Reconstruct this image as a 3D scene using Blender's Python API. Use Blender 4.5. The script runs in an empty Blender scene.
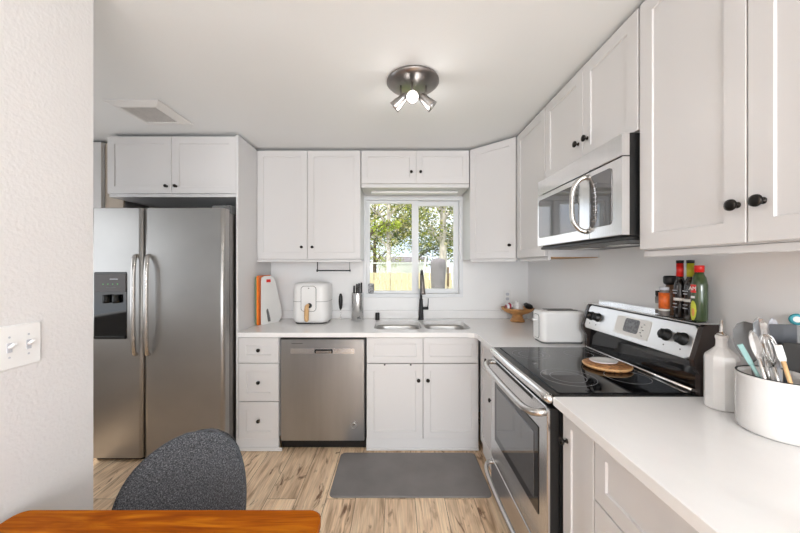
import bpy, bmesh, math, random
from mathutils import Vector, Matrix
random.seed(7)
PI = math.pi
S = bpy.context.scene
COL = S.collection
V = Vector

# ------------------------------------------------------------------ camera, world, light, exposure
H = 1.43
cd = bpy.data.cameras.new('camera'); cam = bpy.data.objects.new('camera', cd); COL.objects.link(cam)
cam.location = (0, 0, H); cam.rotation_euler = (PI/2, 0, 0)
cd.sensor_width = 36; cd.lens = 36*322/800; cd.shift_x = 5/800; cd.clip_start = 0.02; cd.clip_end = 200
S.camera = cam
S.view_settings.view_transform = 'Standard'; S.view_settings.look = 'None'
S.view_settings.gamma = 1; S.view_settings.use_curve_mapping = False
S.view_settings.exposure = 0.33

w = bpy.data.worlds.new('sky'); S.world = w; w.use_nodes = True
wn = w.node_tree.nodes; wl = w.node_tree.links; wn.clear()
wo = wn.new('ShaderNodeOutputWorld'); wb = wn.new('ShaderNodeBackground')
wc = wn.new('ShaderNodeTexCoord'); wm = wn.new('ShaderNodeMapping'); wm.inputs['Scale'].default_value = (1.5, 1.5, 4)
wz = wn.new('ShaderNodeTexNoise'); wz.inputs['Scale'].default_value = 1.4; wz.inputs['Detail'].default_value = 5
wr = wn.new('ShaderNodeValToRGB'); wr.color_ramp.elements[0].color = (0.72, 0.84, 1.0, 1); wr.color_ramp.elements[1].color = (1, 1, 1, 1)
wr.color_ramp.elements[0].position = 0.35; wr.color_ramp.elements[1].position = 0.55
wl.new(wc.outputs['Generated'], wm.inputs['Vector']); wl.new(wm.outputs[0], wz.inputs['Vector'])
wl.new(wz.outputs['Fac'], wr.inputs['Fac']); wl.new(wr.outputs[0], wb.inputs['Color'])
wb.inputs['Strength'].default_value = 1.3; wl.new(wb.outputs[0], wo.inputs[0])

def light(name, kind, loc, rot, energy, color=(1, 1, 1), size=None, size_y=None, spot=None, blend=0.3):
    ld = bpy.data.lights.new(name, kind); ld.energy = energy; ld.color = color
    if kind == 'AREA':
        ld.shape = 'RECTANGLE'; ld.size = size; ld.size_y = size_y or size
    elif size is not None:
        if kind == 'SUN': ld.angle = size
        else: ld.shadow_soft_size = size
    if spot: ld.spot_size = spot; ld.spot_blend = blend
    o = bpy.data.objects.new(name, ld); COL.objects.link(o); o.location = loc; o.rotation_euler = rot
    return o
light('sun_light', 'SUN', (0, -5, 10), (math.radians(38), 0, math.radians(-35)), 2.2, (1, 0.95, 0.86), 0.02)
# unseen area lamps added behind the camera to fill the room with soft light
light('rear_fill', 'AREA', (0.45, -3.02, 1.25), (PI/2, 0, 0), 76, (0.91, 0.955, 1.0), 2.0, 2.1)
light('rear_left_fill', 'AREA', (-1.96, -3.02, 1.35), (PI/2, 0, 0), 9, (0.90, 0.95, 1.0), 1.2, 1.4)
# unseen area lamp added at left to brighten the backsplash, range and microwave
light('left_fill', 'AREA', (-2.90, 1.45, 1.5), (0, -PI/2, 0), 4, (0.90, 0.95, 1.0), 1.1, 1.5)

# ------------------------------------------------------------------ materials
def mat(name, color, rough=0.5, metal=0.0, spec=0.5, coat=0.0, var=None, bump=None, trans=0.0, ior=1.45, emis=None, aniso=None, alpha=None, sheen=0):
    m = bpy.data.materials.new(name); m.use_nodes = True
    nt = m.node_tree; N = nt.nodes; L = nt.links; b = N['Principled BSDF']
    b.inputs['Base Color'].default_value = (*color, 1); b.inputs['Roughness'].default_value = rough
    b.inputs['Metallic'].default_value = metal; b.inputs['Specular IOR Level'].default_value = spec
    b.inputs['Coat Weight'].default_value = coat; b.inputs['Coat Roughness'].default_value = 0.05
    b.inputs['Transmission Weight'].default_value = trans; b.inputs['IOR'].default_value = ior
    b.inputs['Sheen Weight'].default_value = sheen
    if alpha is not None: b.inputs['Alpha'].default_value = alpha
    if emis: b.inputs['Emission Color'].default_value = (*emis[0], 1); b.inputs['Emission Strength'].default_value = emis[1]
    tc = N.new('ShaderNodeTexCoord')
    def noise(scale, detail=3, stretch=(1, 1, 1)):
        mp = N.new('ShaderNodeMapping'); mp.inputs['Scale'].default_value = stretch
        n = N.new('ShaderNodeTexNoise'); n.inputs['Scale'].default_value = scale; n.inputs['Detail'].default_value = detail
        L.new(tc.outputs['Object'], mp.inputs['Vector']); L.new(mp.outputs[0], n.inputs['Vector']); return n
    if var:   # (amount, scale, stretch)
        n = noise(var[1], 4, var[2] if len(var) > 2 else (1, 1, 1))
        r = N.new('ShaderNodeValToRGB'); a = var[0]
        r.color_ramp.elements[0].position = 0.3; r.color_ramp.elements[1].position = 0.7
        r.color_ramp.elements[0].color = (*[max(0, c*(1-a)) for c in color], 1)
        r.color_ramp.elements[1].color = (*[min(1, c*(1+a)) for c in color], 1)
        L.new(n.outputs['Fac'], r.inputs['Fac']); L.new(r.outputs[0], b.inputs['Base Color'])
    if bump:  # (strength, scale, stretch)
        n = noise(bump[1], 3, bump[2] if len(bump) > 2 else (1, 1, 1))
        bp = N.new('ShaderNodeBump'); bp.inputs['Strength'].default_value = bump[0]; bp.inputs['Distance'].default_value = 0.002
        L.new(n.outputs['Fac'], bp.inputs['Height']); L.new(bp.outputs[0], b.inputs['Normal'])
    return m

M = {}
M['paint'] = mat('wall_paint', (0.79, 0.785, 0.78), 0.65, var=(0.012, 3), bump=(0.25, 140))
M['splash'] = mat('backsplash_paint', (0.88, 0.87, 0.86), 0.35, var=(0.02, 2))
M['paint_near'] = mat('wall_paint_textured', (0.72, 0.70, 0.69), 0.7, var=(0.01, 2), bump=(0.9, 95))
M['ceiling'] = mat('ceiling_paint', (0.86, 0.87, 0.87), 0.8, bump=(0.3, 160))
M['cab'] = mat('cabinet_white', (0.70, 0.682, 0.675), 0.32, var=(0.008, 2))
M['cab_side'] = mat('cabinet_side_white', (0.70, 0.688, 0.683), 0.4, var=(0.008, 2))
M['wood_edge'] = mat('unfinished_cabinet_edge', (0.50, 0.30, 0.15), 0.6, var=(0.2, 12, (1, 8, 1)))
M['counter'] = mat('quartz', (0.88, 0.865, 0.855), 0.14, var=(0.012, 14))
M['knob'] = mat('oil_rubbed_bronze', (0.025, 0.022, 0.02), 0.28, 0.85, var=(0.3, 60))
M['black'] = mat('black_plastic', (0.010, 0.010, 0.010), 0.35, var=(0.1, 20))
M['blackgloss'] = mat('black_glass', (0.006, 0.006, 0.007), 0.04, spec=0.7, var=(0.1, 9))
M['matteblack'] = mat('matte_black', (0.02, 0.02, 0.022), 0.5, var=(0.15, 30))
M['steel'] = mat('brushed_steel', (0.66, 0.66, 0.66), 0.27, 1.0, var=(0.05, 3, (40, 40, 0.6)), bump=(0.03, 5, (1, 1, 120)))
M['fridge_steel'] = mat('fridge_steel', (0.40, 0.39, 0.378), 0.36, 1.0, var=(0.06, 2.5, (1, 1, 1.2)), bump=(0.05, 6, (60, 60, 1)))
M['dw_steel'] = mat('dishwasher_steel', (0.42, 0.425, 0.43), 0.3, 1.0, var=(0.04, 3, (6, 1, 0.6)), bump=(0.03, 6, (1, 1, 90)))
M['mw_steel'] = mat('microwave_steel', (0.86, 0.86, 0.86), 0.2, 1.0, var=(0.03, 3, (40, 40, 0.6)))
M['chrome'] = mat('chrome', (0.80, 0.79, 0.78), 0.12, 1.0, var=(0.03, 12))
M['satin'] = mat('satin_nickel', (0.60, 0.58, 0.56), 0.24, 1.0, var=(0.04, 20))
M['bnickel'] = mat('dark_nickel', (0.26, 0.24, 0.23), 0.3, 1.0, var=(0.06, 20))
M['headnickel'] = mat('lamp_head_nickel', (0.40, 0.38, 0.37), 0.3, 1.0, var=(0.05, 20))
M['sink'] = mat('sink_steel', (0.50, 0.49, 0.475), 0.3, 1.0, var=(0.08, 6, (1, 6, 1)))
M['white'] = mat('white_plastic', (0.84, 0.83, 0.815), 0.28, var=(0.006, 6))
M['whitefr'] = mat('window_vinyl', (0.80, 0.81, 0.82), 0.35, var=(0.008, 6))
M['ceramic'] = mat('glazed_ceramic', (0.80, 0.775, 0.75), 0.12, coat=0.6, var=(0.015, 20), bump=(0.5, 60))
M['ceramicm'] = mat('matte_ceramic', (0.84, 0.82, 0.80), 0.35, var=(0.015, 14))
M['oak'] = mat('light_wood', (0.56, 0.28, 0.10), 0.45, var=(0.3, 18, (1, 1, 6)))
M['bamboo'] = mat('pale_wood', (0.68, 0.42, 0.20), 0.45, var=(0.15, 20, (8, 8, 1)))
M['cork'] = mat('mosaic_wood_trivet', (0.42, 0.19, 0.07), 0.5, var=(0.7, 70))
M['mat'] = mat('grey_mat', (0.205, 0.188, 0.182), 0.55, var=(0.1, 5), bump=(0.4, 220))
M['orange'] = mat('orange_plastic', (0.90, 0.20, 0.02), 0.4, var=(0.05, 8))
M['green'] = mat('sage_plastic', (0.22, 0.36, 0.17), 0.45, var=(0.06, 8))
M['boardw'] = mat('white_board', (0.80, 0.79, 0.77), 0.4, var=(0.02, 8))
M['red'] = mat('red_plastic', (0.70, 0.02, 0.015), 0.35, var=(0.06, 20))
M['lime'] = mat('lime_foil', (0.55, 0.52, 0.03), 0.35, var=(0.08, 30))
M['darkglass'] = mat('dark_bottle_glass', (0.012, 0.008, 0.007), 0.06, coat=0.5, var=(0.2, 10))
M['greenglass'] = mat('green_bottle_glass', (0.045, 0.075, 0.03), 0.1, coat=0.6, var=(0.15, 10))
M['spice'] = mat('orange_spice', (0.72, 0.14, 0.025), 0.4, var=(0.25, 60))
M['spice2'] = mat('brown_spice', (0.14, 0.07, 0.035), 0.35, coat=0.5, var=(0.3, 60))
M['clearjar'] = mat('grey_glass_jar', (0.20, 0.18, 0.17), 0.1, coat=0.5, var=(0.3, 40))
M['label'] = mat('paper_label', (0.82, 0.80, 0.76), 0.5, var=(0.02, 30))
M['avo'] = mat('avocado_green', (0.55, 0.58, 0.06), 0.5, var=(0.15, 30))
M['avopit'] = mat('avocado_pit', (0.62, 0.28, 0.08), 0.5, var=(0.1, 30))
M['teal'] = mat('mint_plastic', (0.33, 0.54, 0.52), 0.4, var=(0.04, 20))
M['tealb'] = mat('teal_plastic', (0.03, 0.30, 0.36), 0.35, var=(0.06, 20))
M['slate'] = mat('slate_silicone', (0.06, 0.065, 0.075), 0.45, var=(0.1, 20))
M['greys'] = mat('grey_silicone', (0.16, 0.16, 0.16), 0.45, var=(0.1, 20))
M['lightgrey'] = mat('light_grey_plastic', (0.55, 0.56, 0.60), 0.35, var=(0.04, 20))
M['display'] = mat('grey_display', (0.16, 0.16, 0.165), 0.25, var=(0.5, 90))
M['led'] = mat('green_led', (0.05, 0.3, 0.05), 0.5, emis=((0.15, 1.0, 0.2), 1.2))
M['bulb'] = mat('lamp_bulb', (1, 1, 1), 0.3, emis=((1.0, 0.95, 0.88), 14))
M['bulbdim'] = mat('lamp_reflector', (1, 1, 1), 0.3, emis=((1.0, 0.95, 0.88), 2.0))
M['ring'] = mat('hob_ring_print', (0.30, 0.30, 0.31), 0.3, var=(0.05, 20))
M['ventgrille'] = mat('vent_grille_grey', (0.75, 0.73, 0.71), 0.6, var=(0.05, 30))
M['beige'] = mat('beige_panel', (0.52, 0.44, 0.36), 0.6, var=(0.06, 6))
M['fdark'] = mat('fence_dark', (0.2, 0.13, 0.07), 0.7, var=(0.2, 6))
M['fence'] = mat('fence_pine', (0.76, 0.63, 0.42), 0.7, var=(0.14, 3, (6, 6, 0.5)))
M['bark'] = mat('pale_bark', (0.62, 0.56, 0.52), 0.8, var=(0.4, 8, (1, 1, 0.4)), bump=(0.6, 20))
M['barkd'] = mat('dark_bark', (0.12, 0.09, 0.07), 0.8, var=(0.3, 8))
M['leaf1'] = mat('leaf_yellow_green', (0.42, 0.44, 0.07), 0.6, var=(0.35, 1.5))
M['leaf2'] = mat('leaf_green', (0.12, 0.17, 0.05), 0.6, var=(0.35, 1.5))
M['leaf3'] = mat('leaf_lime', (0.42, 0.52, 0.06), 0.6, var=(0.2, 1.5))
M['leaf4'] = mat('leaf_pale', (0.60, 0.55, 0.30), 0.6, var=(0.2, 1.5))
M['grass'] = mat('grass', (0.22, 0.30, 0.08), 0.9, var=(0.4, 5))
M['canvas'] = mat('grey_canvas', (0.24, 0.22, 0.23), 0.85, var=(0.15, 8), bump=(0.4, 14))
M['siding'] = mat('white_siding', (0.75, 0.75, 0.74), 0.7, var=(0.04, 3, (1, 1, 20)))
M['sticker'] = mat('grey_patterned_figure', (0.30, 0.30, 0.31), 0.4, var=(0.7, 60))
M['black_cover'] = mat('cooktop_frame', (0.02, 0.02, 0.02), 0.15, 0.5, var=(0.1, 20))
M['endcap'] = mat('range_end_cap', (0.045, 0.032, 0.028), 0.16, spec=0.6, var=(0.1, 10))
M['mwglass'] = mat('microwave_mirror_glass', (0.22, 0.22, 0.225), 0.05, 0.75, var=(0.05, 4))
M['ovenglass'] = mat('oven_glass', (0.2, 0.2, 0.205), 0.06, 0.7, spec=0.9, var=(0.05, 4))

g = bpy.data.materials.new('window_glass'); g.use_nodes = True    # clear pane: mostly transparent with a weak reflection
gn = g.node_tree.nodes; gl = g.node_tree.links; gn.clear()
go = gn.new('ShaderNodeOutputMaterial'); gm = gn.new('ShaderNodeMixShader'); gt = gn.new('ShaderNodeBsdfTransparent'); gg = gn.new('ShaderNodeBsdfGlossy')
gf = gn.new('ShaderNodeFresnel'); gf.inputs['IOR'].default_value = 1.12; gg.inputs['Roughness'].default_value = 0.02
gl.new(gf.outputs[0], gm.inputs[0]); gl.new(gt.outputs[0], gm.inputs[1]); gl.new(gg.outputs[0], gm.inputs[2]); gl.new(gm.outputs[0], go.inputs[0])
M['glass'] = g

def node_mat(name):
    m = bpy.data.materials.new(name); m.use_nodes = True
    return m, m.node_tree.nodes, m.node_tree.links, m.node_tree.nodes['Principled BSDF']
def ramp(N, stops):
    r = N.new('ShaderNodeValToRGB'); e = r.color_ramp.elements
    e[0].position, e[0].color = stops[0][0], (*stops[0][1], 1); e[1].position, e[1].color = stops[-1][0], (*stops[-1][1], 1)
    for p, c in stops[1:-1]:
        x = e.new(p); x.color = (*c, 1)
    return r
# plank floor, boards along Y
m, N, L, b = node_mat('oak_planks'); M['floor'] = m
tc = N.new('ShaderNodeTexCoord'); mp = N.new('ShaderNodeMapping'); mp.inputs['Rotation'].default_value = (0, 0, PI/2); mp.inputs['Location'].default_value = (0.31, 0.06, 0)
L.new(tc.outputs['Object'], mp.inputs['Vector'])
br = N.new('ShaderNodeTexBrick'); br.offset = 0.37; br.inputs['Scale'].default_value = 1
br.inputs['Brick Width'].default_value = 1.22; br.inputs['Row Height'].default_value = 0.182; br.inputs['Mortar Size'].default_value = 0.0016
br.inputs['Color1'].default_value = (0, 0, 0, 1); br.inputs['Color2'].default_value = (1, 1, 1, 1); br.inputs['Mortar'].default_value = (0.5, 0.5, 0.5, 1)
L.new(mp.outputs[0], br.inputs['Vector'])
bw = N.new('ShaderNodeSeparateColor'); L.new(br.outputs['Color'], bw.inputs[0])
cmb = N.new('ShaderNodeCombineXYZ'); sc = N.new('ShaderNodeMath'); sc.operation = 'MULTIPLY'; sc.inputs[1].default_value = 7.3
L.new(bw.outputs[0], sc.inputs[0]); L.new(sc.outputs[0], cmb.inputs[0]); L.new(sc.outputs[0], cmb.inputs[2])
ad = N.new('ShaderNodeVectorMath'); ad.operation = 'ADD'; L.new(tc.outputs['Object'], ad.inputs[0]); L.new(cmb.outputs[0], ad.inputs[1])
def grain(sx, sy, scale, det, dist):
    q = N.new('ShaderNodeMapping'); q.inputs['Scale'].default_value = (sx, sy, 1); L.new(ad.outputs[0], q.inputs['Vector'])
    n = N.new('ShaderNodeTexNoise'); n.inputs['Scale'].default_value = scale; n.inputs['Detail'].default_value = det; n.inputs['Distortion'].default_value = dist
    L.new(q.outputs[0], n.inputs['Vector']); return n
g1 = grain(9, 1.1, 1.6, 6, 1.8); g2 = grain(60, 3, 2.0, 3, 0.3); g3 = grain(5, 1.6, 1.5, 4, 3.2)
r1 = ramp(N, [(0.30, (0.42, 0.27, 0.155)), (0.45, (0.78, 0.56, 0.37)), (0.58, (0.92, 0.70, 0.48)), (0.75, (0.92, 0.74, 0.53))])
L.new(g1.outputs['Fac'], r1.inputs['Fac'])
r2 = ramp(N, [(0.3, (0.74, 0.72, 0.70)), (0.7, (1.1, 1.1, 1.1))]); L.new(g2.outputs['Fac'], r2.inputs['Fac'])
r3 = ramp(N, [(0.30, (0.26, 0.18, 0.13)), (0.40, (1, 1, 1)), (1, (1, 1, 1))]); L.new(g3.outputs['Fac'], r3.inputs['Fac'])
r4 = ramp(N, [(0.0, (0.86, 0.84, 0.82)), (1.0, (1.10, 1.10, 1.10))]); L.new(bw.outputs[0], r4.inputs['Fac'])
def mul(a, b_):
    x = N.new('ShaderNodeMix'); x.data_type = 'RGBA'; x.blend_type = 'MULTIPLY'; x.inputs['Factor'].default_value = 1
    L.new(a, x.inputs['A']); L.new(b_, x.inputs['B']); return x.outputs['Result']
c = mul(mul(mul(r1.outputs[0], r2.outputs[0]), r3.outputs[0]), r4.outputs[0])
x = N.new('ShaderNodeMix'); x.data_type = 'RGBA'; L.new(br.outputs['Fac'], x.inputs['Factor']); L.new(c, x.inputs['A']); x.inputs['B'].default_value = (0.20, 0.13, 0.08, 1)
L.new(x.outputs['Result'], b.inputs['Base Color']); b.inputs['Roughness'].default_value = 0.42
# table wood
m, N, L, b = node_mat('cherry_table_wood'); M['table'] = m
tc = N.new('ShaderNodeTexCoord'); ad = N.new('ShaderNodeMapping'); L.new(tc.outputs['Object'], ad.inputs['Vector'])
g1 = grain(1.2, 9, 2.5, 6, 2.0); g2 = grain(3, 60, 3, 3, 0.3)
r1 = ramp(N, [(0.3, (0.24, 0.050, 0.003)), (0.5, (0.36, 0.090, 0.004)), (0.72, (0.52, 0.17, 0.008))]); L.new(g1.outputs['Fac'], r1.inputs['Fac'])
r2 = ramp(N, [(0.3, (0.8, 0.78, 0.75)), (0.7, (1.08, 1.08, 1.08))]); L.new(g2.outputs['Fac'], r2.inputs['Fac'])
L.new(mul(r1.outputs[0], r2.outputs[0]), b.inputs['Base Color']); b.inputs['Roughness'].default_value = 0.5; b.inputs['Specular IOR Level'].default_value = 0.05
# woven chair fabric
m, N, L, b = node_mat('charcoal_weave'); M['fabric'] = m
tc = N.new('ShaderNodeTexCoord'); ad = N.new('ShaderNodeMapping'); L.new(tc.outputs['Object'], ad.inputs['Vector'])
g1 = grain(420, 160, 1, 2, 0); ad.inputs['Rotation'].default_value = (PI/2, 0, 0)
g2 = grain(140, 460, 1, 2, 0)
mx = N.new('ShaderNodeMath'); mx.operation = 'MULTIPLY'; L.new(g1.outputs['Fac'], mx.inputs[0]); L.new(g2.outputs['Fac'], mx.inputs[1])
r1 = ramp(N, [(0.15, (0.022, 0.023, 0.027)), (0.26, (0.07, 0.073, 0.082)), (0.4, (0.20, 0.205, 0.22))]); L.new(mx.outputs[0], r1.inputs['Fac'])
L.new(r1.outputs[0], b.inputs['Base Color']); b.inputs['Roughness'].default_value = 0.95

# ------------------------------------------------------------------ mesh helpers
def rrect(w, h, r, seg=5):
    r = min(r, w/2-1e-5, h/2-1e-5); out = []
    for cx, cy, a0 in ((w/2-r, h/2-r, 0), (-w/2+r, h/2-r, PI/2), (-w/2+r, -h/2+r, PI), (w/2-r, -h/2+r, 3*PI/2)):
        for i in range(seg+1):
            a = a0+PI/2*i/seg; out.append((cx+r*math.cos(a), cy+r*math.sin(a)))
    return out
def circ(r, n=24, ry=None):
    return [(r*math.cos(2*PI*i/n), (ry or r)*math.sin(2*PI*i/n)) for i in range(n)]
def frame(d):
    d = V(d).normalized(); a = V((0, 0, 1)) if abs(d.z) < 0.9 else V((1, 0, 0))
    u = d.cross(a).normalized(); v = d.cross(u).normalized(); return u, v, d
def smooth_path(pts, n=6):
    P = [V(p) for p in pts]; P = [P[0]*2-P[1]]+P+[P[-1]*2-P[-2]]; out = []
    for i in range(1, len(P)-2):
        for k in range(n):
            t = k/n; a, b_, c_, d_ = P[i-1:i+3]
            out.append(0.5*((2*b_)+(-a+c_)*t+(2*a-5*b_+4*c_-d_)*t*t+(-a+3*b_-3*c_+d_)*t**3))
    out.append(P[-2]); return out
class MB:
    def __init__(s): s.bm = bmesh.new()
    def loft(s, loops, mi=0, smooth=False, cap0=True, cap1=True, closed=True):
        vs = [[s.bm.verts.new(p) for p in lp] for lp in loops]; fs = []
        for a, b_ in zip(vs[:-1], vs[1:]):
            n = len(a)
            for i in range(n if closed else n-1):
                j = (i+1) % n
                fs.append(s.bm.faces.new((a[i], a[j], b_[j], b_[i])))
        for f in fs: f.material_index = mi; f.smooth = smooth
        caps = []
        if cap0: caps.append(s.bm.faces.new(vs[0][::-1]))
        if cap1: caps.append(s.bm.faces.new(vs[-1]))
        for f in caps: f.material_index = mi
        return s
    def box(s, x0, y0, z0, x1, y1, z1, bev=0.0, mi=0):
        cx, cy = (x0+x1)/2, (y0+y1)/2
        b_ = min(bev, abs(x1-x0)/2.01, abs(y1-y0)/2.01, abs(z1-z0)/2.01)
        def lp(i, z): return [(x0+i, y0+i, z), (x1-i, y0+i, z), (x1-i, y1-i, z), (x0+i, y1-i, z)]
        if b_ > 0: s.loft([lp(b_, z0), lp(0, z0+b_), lp(0, z1-b_), lp(b_, z1)], mi)
        else: s.loft([lp(0, z0), lp(0, z1)], mi)
        return s
    def slab(s, shape, levels, o=(0, 0, 0), axis='z', mi=0, smooth=False, closed_ends=True):
        """shape: function(inset)->2D loop; levels: [(inset, height)]; axis the extrusion goes along"""
        o = V(o)
        def P(p, h):
            if axis == 'z': return o+V((p[0], p[1], h))
            if axis == '-y': return o+V((p[0], -h, p[1]))
            if axis == 'y': return o+V((-p[0], h, p[1]))
            if axis == '-x': return o+V((-h, -p[0], p[1]))
            if axis == 'x': return o+V((h, p[0], p[1]))
        return s.loft([[P(p, h) for p in shape(i)] for i, h in levels], mi, smooth, closed_ends, closed_ends)
    def lathe(s, prof, o=(0, 0, 0), d=(0, 0, 1), n=24, mi=0, smooth=True, cap=True):
        u, v, d = frame(d); o = V(o)
        return s.loft([[o+d*h+u*(r*math.cos(2*PI*i/n))+v*(r*math.sin(2*PI*i/n)) for i in range(n)] for r, h in prof], mi, smooth, cap, cap)
    def tube(s, pts, r, n=10, mi=0, flat=1.0, sm=0):
        P = smooth_path(pts, sm) if sm else [V(p) for p in pts]
        rs = r if isinstance(r, (list, tuple)) else [r]*len(P)
        if len(rs) != len(P): rs = [rs[min(len(rs)-1, int(i*len(rs)/len(P)))] for i in range(len(P))]
        loops = []; u = None
        for i, p in enumerate(P):
            d = (P[min(i+1, len(P)-1)]-P[max(i-1, 0)]).normalized()
            if u is None: u, v, _ = frame(d)
            else:
                u = (u-d*u.dot(d)).normalized(); v = d.cross(u)
            loops.append([p+u*(rs[i]*math.cos(2*PI*k/n))+v*(rs[i]*flat*math.sin(2*PI*k/n)) for k in range(n)])
        return s.loft(loops, mi, True)
    def quad(s, a, b_, c_, d_, mi=0):
        f = s.bm.faces.new([s.bm.verts.new(p) for p in (a, b_, c_, d_)]); f.material_index = mi; return s
    def move(s, mtx): s.bm.transform(mtx); return s
    def build(s, name, mats, parent=None, fix=True):
        if fix: bmesh.ops.recalc_face_normals(s.bm, faces=s.bm.faces)
        off = V((0, 0, 0)); q = parent
        while q is not None: off += q.location; q = q.parent
        if parent is not None: s.bm.transform(Matrix.Translation(-off))
        me = bpy.data.meshes.new(name); s.bm.to_mesh(me); s.bm.free()
        if not isinstance(mats, (list, tuple)): mats = [mats]
        for m_ in mats: me.materials.append(M[m_])
        o = bpy.data.objects.new(name, me); COL.objects.link(o)
        if parent is not None: o.parent = parent
        return o
def thing(name, label, cat, loc, group=None, rz=0):
    o = bpy.data.objects.new(name, None); COL.objects.link(o); o.location = loc; o.rotation_euler = (0, 0, rz); o.empty_display_size = 0.05
    o['label'] = label; o['category'] = cat
    if group: o['group'] = group
    return o
def tag(o, label, cat, group=None):
    o['label'] = label; o['category'] = cat
    if group: o['group'] = group
    # origin to the base centre of the mesh
    bb = [V(c_) for c_ in o.bound_box]; c_ = sum(bb, V())/8; c_.z = min(p.z for p in bb)
    o.data.transform(Matrix.Translation(-c_)); o.location = c_
    return o
def spin(root, rz):   # turn a finished thing about its base
    root.rotation_euler = (0, 0, rz)
def struct(o): o['kind'] = 'structure'; return o
def copy_tree(o, parent=None):
    c_ = o.copy(); COL.objects.link(c_); c_.parent = parent
    for ch in list(o.children): copy_tree(ch, c_)
    return c_
def text(s, name, size, loc, u, n, mt, parent=None, ext=0.0004):
    """flat lettering centred at loc, running along u, facing n"""
    cu = bpy.data.curves.new('t', 'FONT'); cu.body = s; cu.size = size; cu.extrude = ext; cu.align_x = 'CENTER'; cu.align_y = 'CENTER'
    t = bpy.data.objects.new('t', cu); COL.objects.link(t)
    me = bpy.data.meshes.new_from_object(t.evaluated_get(bpy.context.evaluated_depsgraph_get()))
    bpy.data.objects.remove(t)
    u = V(u).normalized(); n = V(n).normalized(); v = n.cross(u)
    R = Matrix(((u.x, v.x, n.x), (u.y, v.y, n.y), (u.z, v.z, n.z))).to_4x4()
    off = V((0, 0, 0)); q = parent
    while q is not None: off += q.location; q = q.parent
    me.transform(Matrix.Translation(V(loc)-off) @ R)
    me.materials.clear(); me.materials.append(M[mt])
    o = bpy.data.objects.new(name, me); COL.objects.link(o)
    if parent is not None: o.parent = parent
    return o

# ------------------------------------------------------------------ the room
XR, YB, ZC = 1.31, 3.17, 2.475
XL = -2.95; YF = -3.1
def hole_wall(name, x0, x1, z0, z1, hx0, hx1, hz0, hz1, y0, y1, mt):
    b_ = MB()
    b_.box(x0, y0, z0, hx0, y1, z1); b_.box(hx1, y0, z0, x1, y1, z1)
    b_.box(hx0, y0, z0, hx1, y1, hz0); b_.box(hx0, y0, hz1, hx1, y1, z1)
    return struct(b_.build(name, mt))
struct(MB().box(XL-.15, YF-.15, -0.1, XR+.15, YB+.15, 0).build('floor', 'floor'))
struct(MB().box(XL-.15, YF-.15, ZC, XR+.15, YB+.15, ZC+0.12).build('ceiling', 'ceiling'))
WX0, WX1, WZ0, WZ1 = -0.315, 0.67, 1.125, 2.118
hole_wall('wall_back', XL-.15, XR+.15, 0, ZC, WX0, WX1, WZ0, WZ1, YB, YB+.15, 'splash')
struct(MB().box(XR, YF, 0, XR+.15, YB, ZC).build('wall_right', 'splash'))
b_ = MB().box(XL-.15, YF, 0, XL, .68, ZC).box(XL-.15, 2.22, 0, XL, YB, ZC).box(XL-.15, .68, 0, XL, 2.22, .93).box(XL-.15, .68, 2.07, XL, 2.22, ZC)  # opening added out of view for the left fill lamp
struct(b_.build('wall_left', 'paint'))
struct(MB().box(-1.19, YF, 0, -1.07, 1.142, ZC, bev=0.004).build('wall_near_left', 'paint_near'))
b_ = MB()
for x0, x1, z0, z1 in ((XL-.15, -2.6, 0, ZC), (-2.6, -1.32, 0, .6), (-2.6, -1.32, 2.1, ZC), (-1.32, -0.6, 0, ZC), (-0.6, XR+.15, 2.35, ZC)):
    b_.box(x0, YF-.15, z0, x1, YF, z1)
b_.box(-.6, YF-.15, 0, XR+.15, YF, .03)
struct(b_.build('wall_front', 'paint'))  # openings out of view, added to let fill light in from behind
# kitchen window: horizontal slider
fr = MB()
xf0, xf1, zf0, zf1 = WX0+.002, WX1-.002, WZ0+.002, WZ1-.002
def ringbox(b_, x0, x1, z0, z1, w, y0, y1, bev=.002):
    b_.box(x0, y0, z0, x0+w, y1, z1, bev); b_.box(x1-w, y0, z0, x1, y1, z1, bev)
    b_.box(x0+w, y0, z0, x1-w, y1, z0+w, bev); b_.box(x0+w, y0, z1-w, x1-w, y1, z1, bev)
ringbox(fr, xf0, xf1, zf0, zf1, 0.035, YB-0.012, YB+.10)
win = struct(fr.build('window_1', 'whitefr')); win['label'] = 'white vinyl sliding window over the sink'
sf = MB(); ringbox(sf, xf0+.036, 0.215, zf0+.036, zf1-.036, 0.028, YB+.012, YB+.04); sf.box(0.165, YB+.004, zf0+.036, 0.232, YB+.011, zf1-.036, .002)
s1 = sf.build('window_sash', 'whitefr', win)
sf = MB(); ringbox(sf, 0.185, xf1-.036, zf0+.036, zf1-.036, 0.045, YB+.05, YB+.08)
s2 = sf.build('window_sash', 'whitefr', win)
MB().box(xf0+.06, YB+.024, zf0+.06, 0.19, YB+.028, zf1-.06).build('window_pane', 'glass', s1)
MB().box(0.228, YB+.063, zf0+.078, xf1-.078, YB+.067, zf1-.078).build('window_pane', 'glass', s2)
MB().box(0.173, YB-.006, 1.60, 0.187, YB+.003, 1.68, .003).build('window_latch', 'whitefr', s1)
struct(MB().box(-1.068, -2.2, 0, -1.056, 1.125, .09, .003).build('baseboard_left', 'cab'))

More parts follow.
